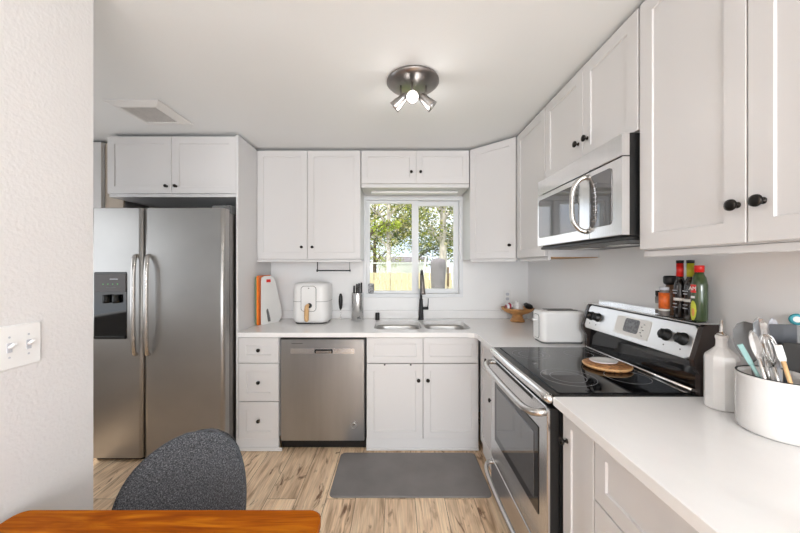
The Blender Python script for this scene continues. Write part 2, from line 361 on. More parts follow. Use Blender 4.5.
# ------------------------------------------------------------------ cabinetry
def mapper(o, U, Nn):
    o, U, Nn = V(o), V(U).normalized(), V(Nn).normalized()
    return lambda u, z, n: o+U*u+V((0, 0, 1))*z+Nn*n
def shaker(P, w, h, name, parent, rail=0.055, t=0.019, label=None):
    """framed front of width w and height h; P maps (along, up, outwards) with its back at 0"""
    def lp(i, n): return [P(i, i, n), P(w-i, i, n), P(w-i, h-i, n), P(i, h-i, n)]
    rail = min(rail, h*0.30, w*.3)
    b_ = MB(); b_.loft([lp(0, 0), lp(0, t-.002), lp(.002, t), lp(rail, t), lp(rail+.0025, t-.0065), ], 0)
    o = b_.build(name, 'cab', parent)
    if label: o['label'] = label
    return o
def knob(P, u, z, parent, t=0.019, r=0.0145):
    b_ = MB(); o = P(u, z, t); d = P(0, 0, 1)-P(0, 0, 0)
    b_.lathe([(0.009, 0.0), (0.009, .002), (0.005, .004), (0.005, .013), (r*.85, .016), (r, .020), (r*.95, .025), (r*.5, .0285), (0.001, .029)], o, d, 20)
    return b_.build('knob', 'knob', parent)
G = 0.0025
YF0 = 2.50      # front of the doors of the back run
BT = 0.885      # underside of the worktop
XF0 = 0.655     # front of the doors of the right run
def base_box(x0, x1, y0, y1, parent, hollow=False, facing='y', sk=True):
    b_ = MB()
    if hollow:
        t = .018
        b_.box(x0, y0, .10, x0+t, y1, BT-.002); b_.box(x1-t, y0, .10, x1, y1, BT-.002); b_.box(x0+t, y0, .10, x1-t, y1, .118)
        b_.box(x0+t, y1-.008, .118, x1-t, y1, BT-.002); b_.box(x0+t, y0, BT-.05, x1-t, y0+.02, BT-.002)
    else: b_.box(x0, y0, .10, x1, y1, BT-.002)
    return b_.build('cabinet_body', 'cab_side', parent)
# three drawer unit
r = thing('drawer_base_cabinet', 'narrow white three-drawer base cabinet between fridge panel and dishwasher', 'cabinet', (-1.06, 2.8, 0))
base_box(-1.217, -0.902, YF0+.021, 3.14, r)
MB().box(-1.217, YF0-.002, 0.002, -0.902, YF0+.02, .095, .002).box(-1.217, YF0-.014, .002, -.872, YF0-.003, .03, .003).build('toe_board', 'cab_side', r)
for z0, z1 in ((.086, .378), (.384, .676), (.682, .878)):
    P = mapper((-1.215, YF0+.019, z0), (1, 0, 0), (0, -1, 0)); w_ = .311
    d = shaker(P, w_, z1-z0, 'drawer', r, rail=.062); knob(P, w_/2, (z1-z0)/2, d, t=.010)
# sink base
r = thing('sink_base_cabinet', 'wide white base cabinet under the window sink with two doors', 'cabinet', (0.22, 2.8, 0))
base_box(-.222, .650, YF0+.021, 3.14, r, hollow=True)
MB().box(-.222, YF0+.003, 0.002, .648, YF0+.02, .095, .002).box(-.222, YF0-.007, .002, .648, YF0+.002, .022, .003).build('toe_board', 'cab_side', r)
for x0, x1, kx in ((-.220, .2165, .402), (.2195, .648, .035)):
    P = mapper((x0, YF0+.019, .095), (1, 0, 0), (0, -1, 0)); d = shaker(P, x1-x0, .579, 'door', r); knob(P, kx, .455, d)
    if x0 < 0:
        for hx in (.14, .342):
            MB().box(x0+hx-.006, YF0-.008, .663, x0+hx+.006, YF0-.001, .6745, .001).build('door_hook', 'black', d)
    P = mapper((x0, YF0+.019, .680), (1, 0, 0), (0, -1, 0)); shaker(P, x1-x0, .198, 'drawer_front', r, rail=.05)
# right run, between corner and range (faces -X, along = -Y)
def right_base(name, label, y1, y0, parts, loc):
    r = thing(name, label, 'cabinet', loc)
    MB().box(XF0+.021, y0, .10, 1.28, y1, BT-.002).build('cabinet_body', 'cab_side', r)
    MB().box(XF0+.02, y0, .002, XF0+.038, y1, .098).build('toe_board', 'cab_side', r)
    for kind, a, b2, z0, z1, ku, kz in parts:
        P = mapper((XF0+.019, a, z0), (0, -1, 0), (-1, 0, 0)); d = shaker(P, a-b2, z1-z0, kind, r)
        if ku is not None: knob(P, ku, kz, d)
    return r
right_base('corner_base_cabinet', 'slim white base cabinet with one drawer and door, left of the range', 2.475, 2.045,
    [('drawer', 2.466, 2.050, .680, .878, .208, .09), ('door', 2.466, 2.050, .105, .674, .30, .425)], (1.0, 2.25, 0))
right_base('drawer_base_cabinet', 'white base cabinet with narrow door and deep drawers, nearest under right worktop', 1.258, .30,
    [('door', 1.256, 1.064, .105, .878, .03, .66), ('drawer', 1.058, .42, .668, .878, .3, .10), ('drawer', 1.058, .42, .392, .662, .3, .135), ('drawer', 1.058, .42, .105, .386, .3, .14)], (1.0, .78, 0))
# tall fridge panel
tag(MB().box(-1.236, 2.505, .002, -1.219, 3.168, 2.455, .001).build('side_panel', 'cab_side'), 'tall white panel standing between fridge and drawer cabinet', 'panel')

ZU0, ZU1 = 1.492, 2.453
YU = 2.84
def upper(name, label, x0, x1, z0, z1, y0, doors, loc, body_z0=None, under='wood_edge'):
    r = thing(name, label, 'cabinet', loc)
    bz = z0 if body_z0 is None else body_z0
    MB().box(x0, y0+.021, bz, x1, YB-.002, z1).build('cabinet_body', 'cab_side', r)
    for a, b2, zz0, zz1, ku, kz in doors:
        P = mapper((a, y0+.019, zz0), (1, 0, 0), (0, -1, 0)); d = shaker(P, b2-a, zz1-zz0, 'door', r); knob(P, ku, kz, d, r=.0125)
    return r
# left uppers
r = upper('wall_cabinet', 'tall white two-door wall cabinet above the air fryer', -1.217, -.304, ZU0, ZU1, YU,
    [(-1.216, -.775, ZU0+.004, ZU1, .395, .105), (-.772, -.306, ZU0+.004, ZU1, .045, .105)], (-.76, 3.0, ZU0))
MB().box(-1.217, YU+.006, ZU0-.022, -.304, YU+.022, ZU0-.001, .002).build('light_rail', 'cab_side', r)
# above window
r = upper('wall_cabinet', 'short white two-door wall cabinet directly above the window', -.298, .655, 2.127, ZU1, YU,
    [(-.297, .184, 2.162, ZU1, .440, .10), (.187, .655, 2.162, ZU1, .038, .10)], (.18, 3.0, 2.127))
MB().box(-.298, YU+.006, 2.127, .655, YU+.0205, 2.160, .002).build('light_rail', 'cab_side', r)
o = MB().slab(lambda i: rrect(.80-2*i, .07-2*i, .01), [(0, 0), (0, .014), (.004, .018)], (.18, 3.0, 2.108), 'z').build('under_cabinet_bar', 'white'); tag(o, 'slim white bar fixed under the cabinet above the window', 'light')  # plain white bar below the cabinet
# above fridge
r = thing('wall_cabinet', 'white two-door wall cabinet above the fridge', 'cabinet', (-1.74, 2.8, 1.975))
MB().box(-2.245, 2.531, 1.976, -1.238, YB-.002, ZU1).build('cabinet_body', 'cab_side', r)
for a, b2, ku in ((-2.243, -1.744, .465), (-1.741, -1.240, .036)):
    P = mapper((a, 2.529, 2.0), (1, 0, 0), (0, -1, 0)); d = shaker(P, b2-a, .443, 'door', r); knob(P, ku, .055, d, r=.0125)
# diagonal corner cabinet
r = thing('corner_wall_cabinet', 'white angled corner wall cabinet between window and microwave', 'cabinet', (1.0, 2.9, ZU0))
XU = .96
pts = [(.664, YU+.015), (.664, YB-.002), (XR-.002, YB-.002), (XR-.002, 2.545), (XU+.018, 2.545)]
MB().loft([[(x_, y_, ZU0) for x_, y_ in pts], [(x_, y_, ZU1) for x_, y_ in pts]]).build('cabinet_body', 'cab_side', r)
a0, a1 = V((.662, YU, 0)), V((XU+.0, 2.545, 0)); U = (a1-a0).normalized(); Nn = V((-U.y*-1, -U.x, 0)); Nn = V((U.y, -U.x, 0))
wd = (a1-a0).length-.006
P = mapper(a0+U*.003+V((0, 0, ZU0+.004))-Nn*.0105, U, Nn); d = shaker(P, wd, ZU1-ZU0-.004, 'door', r, t=.019); knob(P, wd-.045, .105, d, r=.0125)
b_ = MB(); Q = mapper(a0+V((0, 0, ZU0-.022))-Nn*.012, U, Nn); b_.loft([[Q(0, 0, -.016), Q(wd, 0, -.016), Q(wd, 0, 0), Q(0, 0, 0)], [Q(0, .021, -.016), Q(wd, .021, -.016), Q(wd, .021, 0), Q(0, .021, 0)]]); b_.build('light_rail', 'cab_side', r)
# right uppers
def right_upper(label, y1, y0, z0, doors, rail=True, mid=False):
    r = thing('wall_cabinet', label, 'cabinet', (1.15, (y0+y1)/2, z0))
    MB().box(XU+.021, y0, z0, XR-.002, y1, ZU1).build('cabinet_body', 'cab_side', r)
    for a, b2, zz0, ku, kz in doors:
        P = mapper((XU+.019, a, zz0), (0, -1, 0), (-1, 0, 0)); d = shaker(P, a-b2, ZU1-zz0, 'door', r, rail=.06)
        if ku is not None: knob(P, ku, kz, d, r=.0165)
    if rail:
        MB().box(XU+.022, y0, z0-.024, XU+.038, y1, z0-.001, .002).build('light_rail', 'cab_side', r)
        MB().box(XU+.04, y0+.003, z0-.005, XR-.01, y1-.003, z0-.001).build('cabinet_underside', 'wood_edge', r)
    return r
right_upper('single-door white wall cabinet between corner cabinet and microwave', 2.540, 2.064, ZU0, [(2.537, 2.066, ZU0+.004, None, 0)])
r = right_upper('short white two-door wall cabinet directly above the microwave', 2.060, 1.272, 1.966,
    [(2.058, 1.648, 1.970, .372, .10), (1.645, 1.274, 1.970, .038, .10)], rail=False)
right_upper('tall white wall cabinet with large round knobs, nearest right side', 1.268, .45, ZU0,
    [(1.264, .881, ZU0+.004, .362, .106), (.877, .452, ZU0+.004, .038, .106)])
# pantry edge to the left of the fridge
r = thing('tall_cabinet', 'white tall cabinet half hidden to the left of the fridge', 'cabinet', (-2.66, 2.9, 0))
MB().box(-2.94, 2.671, .10, -2.417, YB-.002, 2.457).box(-2.94, 2.70, .002, -2.417, 2.72, .10).build('cabinet_body', 'cab_side', r)
P = mapper((-2.938, 2.669, .105), (1, 0, 0), (0, -1, 0)); d = shaker(P, .518, 2.35, 'door', r); knob(P, .05, 1.0, d)
tag(MB().box(-2.412, 2.68, .002, -2.262, 2.70, 2.457).build('filler_panel', 'beige'), 'narrow beige filler strip beside the tall white cabinet and fridge', 'panel')

# ------------------------------------------------------------------ worktops
CT = .92
def cut(o, cutter):
    md = o.modifiers.new('b', 'BOOLEAN'); md.operation = 'DIFFERENCE'; md.object = cutter; md.solver = 'EXACT'
    dg = bpy.context.evaluated_depsgraph_get(); me = bpy.data.meshes.new_from_object(o.evaluated_get(dg)); o.modifiers.clear(); o.data = me
    bpy.data.objects.remove(cutter)
L_ = [(-1.217, 2.478), (.56, 2.478), (.606, 2.466), (.62, 2.42), (.62, 2.042), (1.306, 2.042), (1.306, 3.166), (-1.217, 3.166)]
b_ = MB(); b_.loft([[(x_, y_, BT) for x_, y_ in L_], [(x_, y_, CT-.002) for x_, y_ in L_]], cap1=False)
inn = [(-1.215, 2.480), (.561, 2.480), (.608, 2.468), (.622, 2.421), (.622, 2.044), (1.304, 2.044), (1.304, 3.164), (-1.215, 3.164)]
b_.bm.free(); b_ = MB(); b_.loft([[(x_, y_, BT) for x_, y_ in L_], [(x_, y_, CT-.002) for x_, y_ in L_], [(x_, y_, CT) for x_, y_ in inn]])
top = b_.build('worktop', 'counter')
BAS = [(-.175, .222, 2.60, 3.02), (.248, .628, 2.60, 3.02)]
for x0, x1, y0, y1 in BAS:
    c_ = MB().slab(lambda i: rrect(x1-x0, y1-y0, .09), [(0, -.1), (0, .1)], ((x0+x1)/2, (y0+y1)/2, .9), 'z').build('cutter', 'counter')
    cut(top, c_)
tag(top, 'white L-shaped worktop running under the window and around the corner', 'worktop')
tag(MB().box(.62, .30, BT, 1.306, 1.262, CT, .002).build('worktop', 'counter'), 'white worktop right of the range holding the utensil crock', 'worktop')
b_ = MB().box(-1.216, 3.148, CT+.001, 1.305, 3.167, CT+.08, .002); tag(b_.build('upstand', 'counter'), 'low white upstand along the wall under the window', 'upstand')
tag(MB().box(1.288, 2.045, CT+.001, 1.307, 3.146, CT+.08, .002).build('upstand', 'counter'), 'low white upstand on side wall behind the toaster', 'upstand')
tag(MB().box(1.288, .31, CT+.001, 1.307, 1.258, CT+.08, .002).build('upstand', 'counter'), 'low white upstand on side wall behind the utensil crock', 'upstand')
# sink
r = thing('kitchen_sink', 'stainless steel double bowl sink set under the window', 'sink', (.226, 2.81, .72))
for x0, x1, y0, y1 in BAS:
    b_ = MB(); sh = lambda i: rrect(x1-x0-2*i, y1-y0-2*i, .09-i*.5, 7)
    b_.slab(sh, [(-.012, .884), (.001, .884), (.004, .86), (.012, .75), (.03, .725), (.06, .72), (.15, .716)], ((x0+x1)/2, (y0+y1)/2, 0), 'z', smooth=True, closed_ends=False)
    b_.lathe([(.055, .716), (.04, .714), (.035, .70), (.002, .70)], ((x0+x1)/2, (y0+y1)/2, 0), n=20, cap=False)
    b_.slab(lambda i: rrect((x1-x0-2*i), (y1-y0-2*i), .09-i*.5, 7), [(.15, .716), (.155, .715)], ((x0+x1)/2, (y0+y1)/2, 0), 'z')
    b_.build('bowl', 'sink', r)
# faucet
r = thing('kitchen_faucet', 'matte black pull-down faucet standing behind the sink', 'faucet', (.25, 3.085, CT))
fx, fy = .25, 3.085
MB().lathe([(.028, .001), (.028, .008), (.025, .012), (.021, .09), (.0175, .17), (.0165, .20)], (fx, fy, CT), n=24).build('faucet_body', 'matteblack', r)
MB().tube([(fx, fy, 1.12), (fx, fy, 1.28), (fx, fy-.012, 1.34), (fx, fy-.05, 1.385), (fx, fy-.10, 1.385), (fx, fy-.135, 1.345)], .0115, 12, sm=6).build('spout', 'matteblack', r)
MB().tube([(fx, fy-.133, 1.350), (fx+.002, fy-.145, 1.29), (fx+.004, fy-.155, 1.20), (fx+.005, fy-.16, 1.175)], [.014, .017, .022, .025], 14).build('spray_head', 'bnickel', r)
b_ = MB(); b_.lathe([(.012, 0), (.014, .02), (.014, .055), (.010, .058)], (fx+.012, fy, 1.03), (1, 0, 0), 16)
b_.tube([(fx+.062, fy, 1.026), (fx+.066, fy-.005, 1.06), (fx+.068, fy-.01, 1.125)], [.009, .006, .0045], 10, flat=.8); b_.build('lever_handle', 'matteblack', r)
b_ = MB().lathe([(.022, .001), (.022, .006), (.0205, .008), (.0205, .062), (.018, .068), (.002, .069)], (-.168, 3.08, CT), n=20)
tag(b_.build('air_gap_cap', 'black'), 'small black cylindrical cap on the worktop left of the faucet', 'sink fitting')

# ------------------------------------------------------------------ dishwasher
r = thing('dishwasher', 'stainless steel dishwasher between the drawers and sink cabinet', 'dishwasher', (-.56, 2.8, 0))
MB().box(-.895, 2.53, .09, -.228, 3.12, .876).build('tub_housing', 'black', r)
MB().box(-.893, 2.545, .002, -.230, 2.57, .088).build('toe_kick', 'black', r)
dcx, dcz, dw, dh = -.562, (.080+.868)/2, .650, .788
d = MB().slab(lambda i: rrect(dw-2*i, dh-2*i, .006, 3), [(0, 0), (0, .028), (.003, .033)], (dcx, 2.525, dcz), '-y').build('door', 'dw_steel', r)
hz = .775
MB().box(-.808, 2.4895, hz-.020, -.315, 2.4915, hz+.022, .0005).build('handle_strip', 'steel', d)
b_ = MB(); b_.slab(lambda i: rrect(.142-2*i, .030-2*i, .006), [(0, 0), (0, .003), (.003, .005)], (-.552, 2.4895, hz), '-y', mi=0); b_.slab(lambda i: rrect(.118-2*i, .014-2*i, .003), [(0, 0), (0, .001)], (-.552, 2.4843, hz-.003), '-y', mi=1)
b_.build('pocket_handle', ['black', 'satin'], d)
MB().box(-.80, 2.4905, .832, -.715, 2.4918, .837).build('brand_plate', 'greys', d)
b_ = MB(); b_.lathe([(.030, 0), (.030, .0012), (.0275, .0012), (.0275, .0)], (-.315, 2.4918, .205), (0, -1, 0), 28, cap=False); d2 = b_.build('badge', 'satin', d)
MB().box(-.332, 2.4906, .202, -.298, 2.4917, .207).lathe([(.010, 0), (.010, .001), (.001, .001)], (-.315, 2.4917, .214), (0, -1, 0), 16).build('badge_emblem', 'satin', d2)

# ------------------------------------------------------------------ refrigerator
r = thing('refrigerator', 'stainless steel side-by-side refrigerator with ice dispenser', 'refrigerator', (-1.7, 2.75, 0))
FY = 2.35
MB().box(-2.225, 2.435, .03, -1.252, 3.12, 1.835, .004).box(-2.19, 2.42, .003, -1.29, 2.46, .03).build('cabinet_housing', 'black', r)
MB().box(-1.2515, 2.436, .035, -1.2495, 3.10, 1.83).build('side_skin', 'bnickel', r)
MB().box(-2.21, FY+.035, .004, -1.26, FY+.065, .028).build('base_grille', 'black', r)
def fdoor(x0, x1, name):
    b_ = MB(); hh = 1.858-.03
    def prof():   # plan outline, rounded front corners
        out = []; n = 6; rr = .028
        out.append((x0, FY+.078)); out.append((x1, FY+.078))
        for k in range(n+1):
            a = PI/2*k/n; out.append((x1-rr+rr*math.cos(a), FY+rr-rr*math.sin(a)))
        for k in range(n+1):
            a = PI/2+PI/2*k/n; out.append((x0+rr+rr*math.cos(a), FY+rr-rr*math.sin(a)))
        return out
    p = prof(); cx = (x0+x1)/2
    def lp(z, i=0): return [(cx+(x_-cx)*(1-i*3), y_+i, z) for x_, y_ in p]
    b_.loft([lp(.03, .002), lp(.033), lp(1.855), lp(1.858, .002)]); o = b_.build(name, 'fridge_steel', r)
    for f in o.data.polygons: f.use_smooth = abs(f.normal.z) < .3 and f.area < .02
    return o
dl = fdoor(-2.225, -1.842, 'freezer_door'); dr = fdoor(-1.836, -1.248, 'fridge_door')
for dd, hx, s in ((dl, -1.870, -1), (dr, -1.777, -1)):
    MB().tube([(hx-.018, FY+.002, 1.510), (hx-.012, FY-.022, 1.50), (hx-.003, FY-.042, 1.45), (hx, FY-.052, 1.36), (hx, FY-.054, 1.0), (hx-.003, FY-.045, .86), (hx-.012, FY-.025, .80), (hx-.018, FY+.002, .790)], .0155, 12, sm=5, flat=.9).build('door_handle', 'satin', dd)
b_ = MB().box(-1.36, 2.40, 1.859, -1.262, 2.47, 1.885, .004).box(-1.30, 2.46, 1.836, -1.256, 2.60, 1.90, .004); b_.build('hinge_cover', 'greys', r)
b_ = MB(); b_.slab(lambda i: rrect(.24-2*i, .49-2*i, .012), [(0, 0), (0, .003), (.002, .005)], (-2.075, FY+.001, 1.145), '-y'); dp = b_.build('ice_dispenser', 'blackgloss', dl)
MB().box(-2.185, FY-.008, 1.245, -1.96, FY-.004, 1.375, .001).build('control_panel', 'endcap', dp)
MB().box(-2.075, FY-.0095, 1.335, -2.015, FY-.0082, 1.341).build('panel_writing', 'lightgrey', dp)
for q in range(4):
    MB().box(-2.125+q*.035, FY-.0095, 1.30, -2.121+q*.035, FY-.0082, 1.303).build('indicator_light', 'led', dp)
MB().box(-2.10, FY-.0095, 1.275, -2.03, FY-.0082, 1.277).build('panel_line', 'greys', dp)
MB().lathe([(.02, 0), (.022, -.05), (.018, -.06)], (-2.09, FY-.02, 1.225), n=14).lathe([(.02, 0), (.022, -.05), (.018, -.06)], (-2.02, FY-.02, 1.225), n=14).build('dispenser_lever', 'black', dp)
b_ = MB().box(-2.185, FY-.016, .905, -1.96, FY-.005, .925, .003); b_.build('drip_tray', 'black', dp)

# ------------------------------------------------------------------ range
r = thing('electric_range', 'stainless and black glass-top electric range', 'range', (.95, 1.65, 0))
Y0, Y1 = 1.268, 2.036
MB().box(.652, Y0, .06, 1.285, Y1, .893).box(.70, Y0+.02, .002, 1.26, Y1-.02, .06).build('range_body', 'black', r)
# cooktop frame + glass
b_ = MB(); yc, ly = (Y0+Y1)/2, Y1-Y0
b_.slab(lambda i: rrect(.03+.57-2*i, ly-2*i, .02), [(0, .894), (0, .916), (.004, .921)], ((.61+1.21)/2, yc, 0), 'z'); b_.build('cooktop_frame', 'black_cover', r)
MB().slab(lambda i: rrect(.54-2*i, ly-.036-2*i, .012), [(0, .9212), (0, .9245), (.002, .9255)], (.925, yc, 0), 'z').build('cooktop_glass', 'blackgloss', r)
MB().tube([(.620, Y1-.026, .903), (.610, Y1-.04, .905), (.606, yc, .905), (.610, Y0+.04, .905), (.620, Y0+.026, .903)], .0195, 12, sm=5).build('front_trim', 'chrome', r)
def hob_ring(x_, y_, rr):
    b_ = MB(); b_.lathe([(rr-.0012, .9257), (rr-.0012, .9260), (rr+.0012, .9260), (rr+.0012, .9257)], (x_, y_, 0), n=48, cap=False, smooth=False); return b_
for hx, hy, rr in ((.78, 1.85, .10), (.78, 1.85, .065), (1.06, 1.86, .075), (.79, 1.47, .115), (.79, 1.47, .075), (1.06, 1.47, .09)):
    hob_ring(hx, hy, rr).build('hob_ring', 'ring', r)
# oven door
def dslab(x, y0, y1, z0, z1, t, rr, name, mt, par, bev=.004):
    return MB().slab(lambda i: rrect(y1-y0-2*i, z1-z0-2*i, rr), [(0, 0), (0, t-bev), (bev*.6, t-bev*.3), (bev, t)], (x, (y0+y1)/2, (z0+z1)/2), '-x').build(name, mt, par)
dd = dslab(.6165, Y0+.012, Y1-.008, .245, .868, .0115, .02, 'oven_door', 'steel', r)
MB().box(.617, Y0+.010, .247, .651, Y1-.010, .866, .003).build('door_liner', 'black', dd)
wf = dslab(.6045, 1.355, 1.945, .385, .755, .0025, .004, 'window_frame', 'blackgloss', dd, .001)
dslab(.6018, 1.395, 1.905, .43, .715, .002, .004, 'oven_window', 'ovenglass', wf, .001)
b_ = MB()
for k in range(34):
    y_ = 1.42+k*.015; b_.box(.6035, y_, .846, .6047, y_+.008, .862)
b_.build('vent_slots', 'black', dd)
MB().tube([(.607, Y1-.03, .838), (.578, Y1-.035, .836), (.556, Y1-.075, .829), (.548, Y1-.16, .826), (.546, yc, .825), (.548, Y0+.16, .826), (.556, Y0+.075, .831), (.578, Y0+.035, .84), (.607, Y0+.03, .845)], .0155, 12, sm=5).build('oven_handle', 'satin', dd)
dw_ = dslab(.6165, Y0+.012, Y1-.008, .062, .236, .0115, .014, 'storage_drawer', 'steel', r)
MB().box(.617, Y0+.010, .064, .651, Y1-.010, .234, .003).build('drawer_liner', 'black', dw_)
MB().tube([(.607, Y1-.03, .215), (.575, Y1-.035, .212), (.556, Y1-.08, .20), (.549, Y1-.18, .193), (.547, yc, .190), (.549, Y0+.18, .193), (.556, Y0+.08, .20), (.575, Y0+.035, .212), (.607, Y0+.03, .215)], .0125, 12, sm=5).build('drawer_handle', 'satin', dw_)
# back console
b_ = MB(); pr = [(1.212, .896), (1.225, 1.04), (1.19, 1.05), (1.232, 1.190), (1.285, 1.190), (1.285, .896)]
b_.loft([[(x_, Y0+.022, z_) for x_, z_ in pr], [(x_, Y1-.022, z_) for x_, z_ in pr]]); con = b_.build('back_console', 'blackgloss', r)
for ya, yb in ((Y0, Y0+.021), (Y1-.021, Y1)):
    pc = [(1.200, .896), (1.203, 1.0), (1.180, 1.035), (1.176, 1.06), (1.215, 1.19), (1.23, 1.199), (1.288, 1.199), (1.292, 1.15), (1.284, 1.11), (1.286, .896)]
    b_ = MB(); b_.loft([[(x_, ya, z_) for x_, z_ in pc], [(x_, yb, z_) for x_, z_ in pc]]); b_.build('end_cap', 'endcap', r)
pn = V((-(1.192-1.05), 0, (1.232-1.19))).normalized()   # outward normal of the tilted face
up = V((1.232-1.19, 0, 1.190-1.05)).normalized(); fc = V((1.209, yc, 1.1195))
def face_slab(cy, cu, wy, hu, n0, n1, rr, name, mt, par, bev=.002):
    """plate on the tilted console face, centred at cy along Y and cu up the slope"""
    b_ = MB()
    def P(p, n): return fc+V((0, cy-yc, 0))+V((0, -p[0], 0))+up*(cu+p[1])+pn*n
    b_.loft([[P(p, n) for p in rrect(wy-2*i, hu-2*i, rr)] for i, n in ((0, n0), (0, n1-bev), (bev, n1))]); return b_.build(name, mt, par)
pan = face_slab(yc, .0, Y1-Y0-.05, .142, .002, .010, .022, 'control_panel', 'chrome', con)
M['chromesat'] = mat('console_steel', (0.80, 0.79, 0.775), 0.3, 1.0, var=(0.03, 8)); pan.data.materials[0] = M['chromesat']
scr = face_slab(1.632, .0, .235, .096, .0102, .0115, .008, 'display_panel', 'white', pan, .0005)
scr.data.materials[0] = M['label']
face_slab(1.635, .006, .10, .070, .0117, .0125, .012, 'clock_display', 'display', scr, .0003)
b_ = MB()
for q in range(5):
    P0 = fc+V((0, 1.555-yc+.012*(q % 2), 0))+up*(-.03+.014*q)+pn*.0122; b_.box(P0.x-.001, P0.y-.004, P0.z-.002, P0.x+.001, P0.y+.004, P0.z+.002)
b_.build('touch_keys', 'greys', scr)
for ky in (1.965, 1.905, 1.425, 1.342):
    b_ = MB(); o = fc+V((0, ky-yc, 0))+up*.006+pn*.0102
    b_.lathe([(.027, 0), (.027, .003), (.024, .005), (.022, .022), (.019, .026), (.001, .026)], o, pn, 24)
    q1, q2 = o+pn*.026-up*.021, o+pn*.026+up*.021
    b_.tube([q1, q2], .0055, 8); b_.build('control_knob', 'black', pan)
    MB().lathe([(.0035, 0), (.0035, .001)], o-up*.045, pn, 10).build('panel_mark', 'greys', pan)
b_ = MB(); b_.box(1.198, Y0+.004, 1.2, 1.290, Y1-.004, 1.205, .001).box(1.286, Y0+.30, 1.205, 1.290, Y1-.004, 1.222); b_.build('top_ledge', 'mw_steel', r)
MB().tube([(1.193, Y0+.02, .934), (1.196, yc, .930), (1.193, Y1-.03, .930)], .009, 8).build('rear_trim', 'chrome', r)

# ------------------------------------------------------------------ microwave
r = thing('microwave', 'stainless over-the-range microwave mounted under the short cabinet', 'microwave', (1.1, 1.67, 1.54))
MX = .90; m0, m1 = 1.277, 2.03
MB().box(MX+.032, m0, 1.552, XR-.004, m1, 1.962, .002).build('microwave_housing', 'black', r)
MB().box(MX+.02, m0+.002, 1.535, XR-.01, m1-.002, 1.551, .003).build('bottom_pan', 'black', r)
MB().box(1.05, 1.45, 1.530, 1.14, 1.60, 1.5345).box(1.05, 1.75, 1.530, 1.14, 1.90, 1.5345).build('grease_filter', 'satin', r)
def curved(y0, y1, z0, z1, name, mt, par, x=MX, bow=.0, t=.030):
    b_ = MB(); n = 14; loops = []
    for k in range(n+1):
        y_ = y0+(y1-y0)*k/n; c_ = (y_-(m0+m1)/2)/((m1-m0)/2); xf = x-bow*(1-c_*c_)
        loops.append([(xf+.003, y_, z0), (xf, y_, z0+.003), (xf, y_, z1-.003), (xf+.003, y_, z1), (x+t, y_, z1), (x+t, y_, z0)])
    b_.loft(loops); return b_.build(name, mt, par)
curved(m0, m1, 1.872, 1.960, 'vent_strip', 'mw_steel', r)
md = curved(1.492, m1, 1.556, 1.867, 'door', 'mw_steel', r)
cp = curved(m0, 1.489, 1.556, 1.867, 'control_panel', 'mw_steel', r)
dslab(MX-.0003, 1.575, 2.012, 1.605, 1.838, .003, .018, 'door_window', 'mwglass', md, .001)
kp = dslab(MX-.0003, 1.335, 1.483, 1.605, 1.842, .003, .018, 'keypad', 'mwglass', cp, .001)
b_ = MB()
for i in range(9):
    for j in range(3):
        y_ = 1.452-j*.010; z_ = 1.64+i*.020; b_.box(MX-.0042, y_-.0015, z_, MX-.0038, y_+.0015, z_+.003)
b_.build('keys', 'lightgrey', kp)
MB().tube([(MX-.001, 1.515, 1.850), (MX-.03, 1.525, 1.835), (MX-.052, 1.535, 1.79), (MX-.056, 1.537, 1.72), (MX-.052, 1.535, 1.65), (MX-.03, 1.525, 1.608), (MX-.001, 1.515, 1.592)], .0145, 12, sm=6, flat=.8).build('door_handle', 'satin', md)

# ------------------------------------------------------------------ ceiling lamp and vent
lx, ly_ = .10, 1.81
r = thing('ceiling_spotlight', 'round dark nickel ceiling light with three spot heads', 'ceiling light', (lx, ly_, ZC))
MB().lathe([(.143, -.001), (.146, -.006), (.146, -.014), (.138, -.018), (.136, -.024), (.127, -.028), (.10, -.037), (.05, -.047), (.001, -.049)], (lx, ly_, ZC), n=48).build('canopy', 'bnickel', r)
def head(px, py, d):
    d = V(d).normalized(); p = V((lx+px, ly_+py, ZC-.040)); c_ = p+V((0, 0, -.085))
    h = MB().tube([p, p+V((0, 0, -.05)), c_+V((0, 0, .012))], .005, 8).lathe([(.012, -.045), (.02, -.04), (.024, -.02), (.026, .0), (.030, .018), (.032, .04), (.034, .05), (.031, .05), (.028, .042)], c_, d, 24, cap=False).build('spot_head', 'headnickel', r)
    MB().lathe([(.001, .030), (.024, .034), (.0275, .040), (.024, .044), (.001, .048)], c_, d, 24).build('bulb', 'bulb' if d.y < -.5 else 'bulbdim', h)
    return c_, d
for px, py, d in ((-.068, -.02, (-.80, .35, -.62)), (.072, -.02, (.75, .1, -.62)), (-.008, -.06, (0.02, -.86, -.42))):
    c_, d = head(px, py, d)
    li = light('spot_lamp', 'SPOT', c_+d*.056, d.to_track_quat('-Z', 'Y').to_euler(), 4, (1, .96, .91), .03, math.radians(120), .6)
r = thing('ceiling_vent', 'square white ceiling vent with grey grille above the fridge', 'vent', (-1.655, 2.19, ZC))
vx0, vx1, vy0, vy1 = -1.83, -1.482, 2.015, 2.36
b_ = MB(); b_.loft([[(vx0+i, vy0+i, z), (vx1-i, vy0+i, z), (vx1-i, vy1-i, z), (vx0+i, vy1-i, z)] for i, z in ((0, ZC-.001), (0, ZC-.006), (.05, ZC-.022), (.062, ZC-.020), (.064, ZC-.005))], cap0=False, cap1=False); b_.build('vent_frame', 'white', r)
b_ = MB().box(vx0+.063, vy0+.063, ZC-.006, vx1-.063, vy1-.063, ZC-.002)
for k in range(14):
    x_ = vx0+.07+k*.0158; b_.box(x_, vy0+.064, ZC-.017, x_+.003, vy1-.064, ZC-.007)
b_.build('vent_grille', 'ventgrille', r)

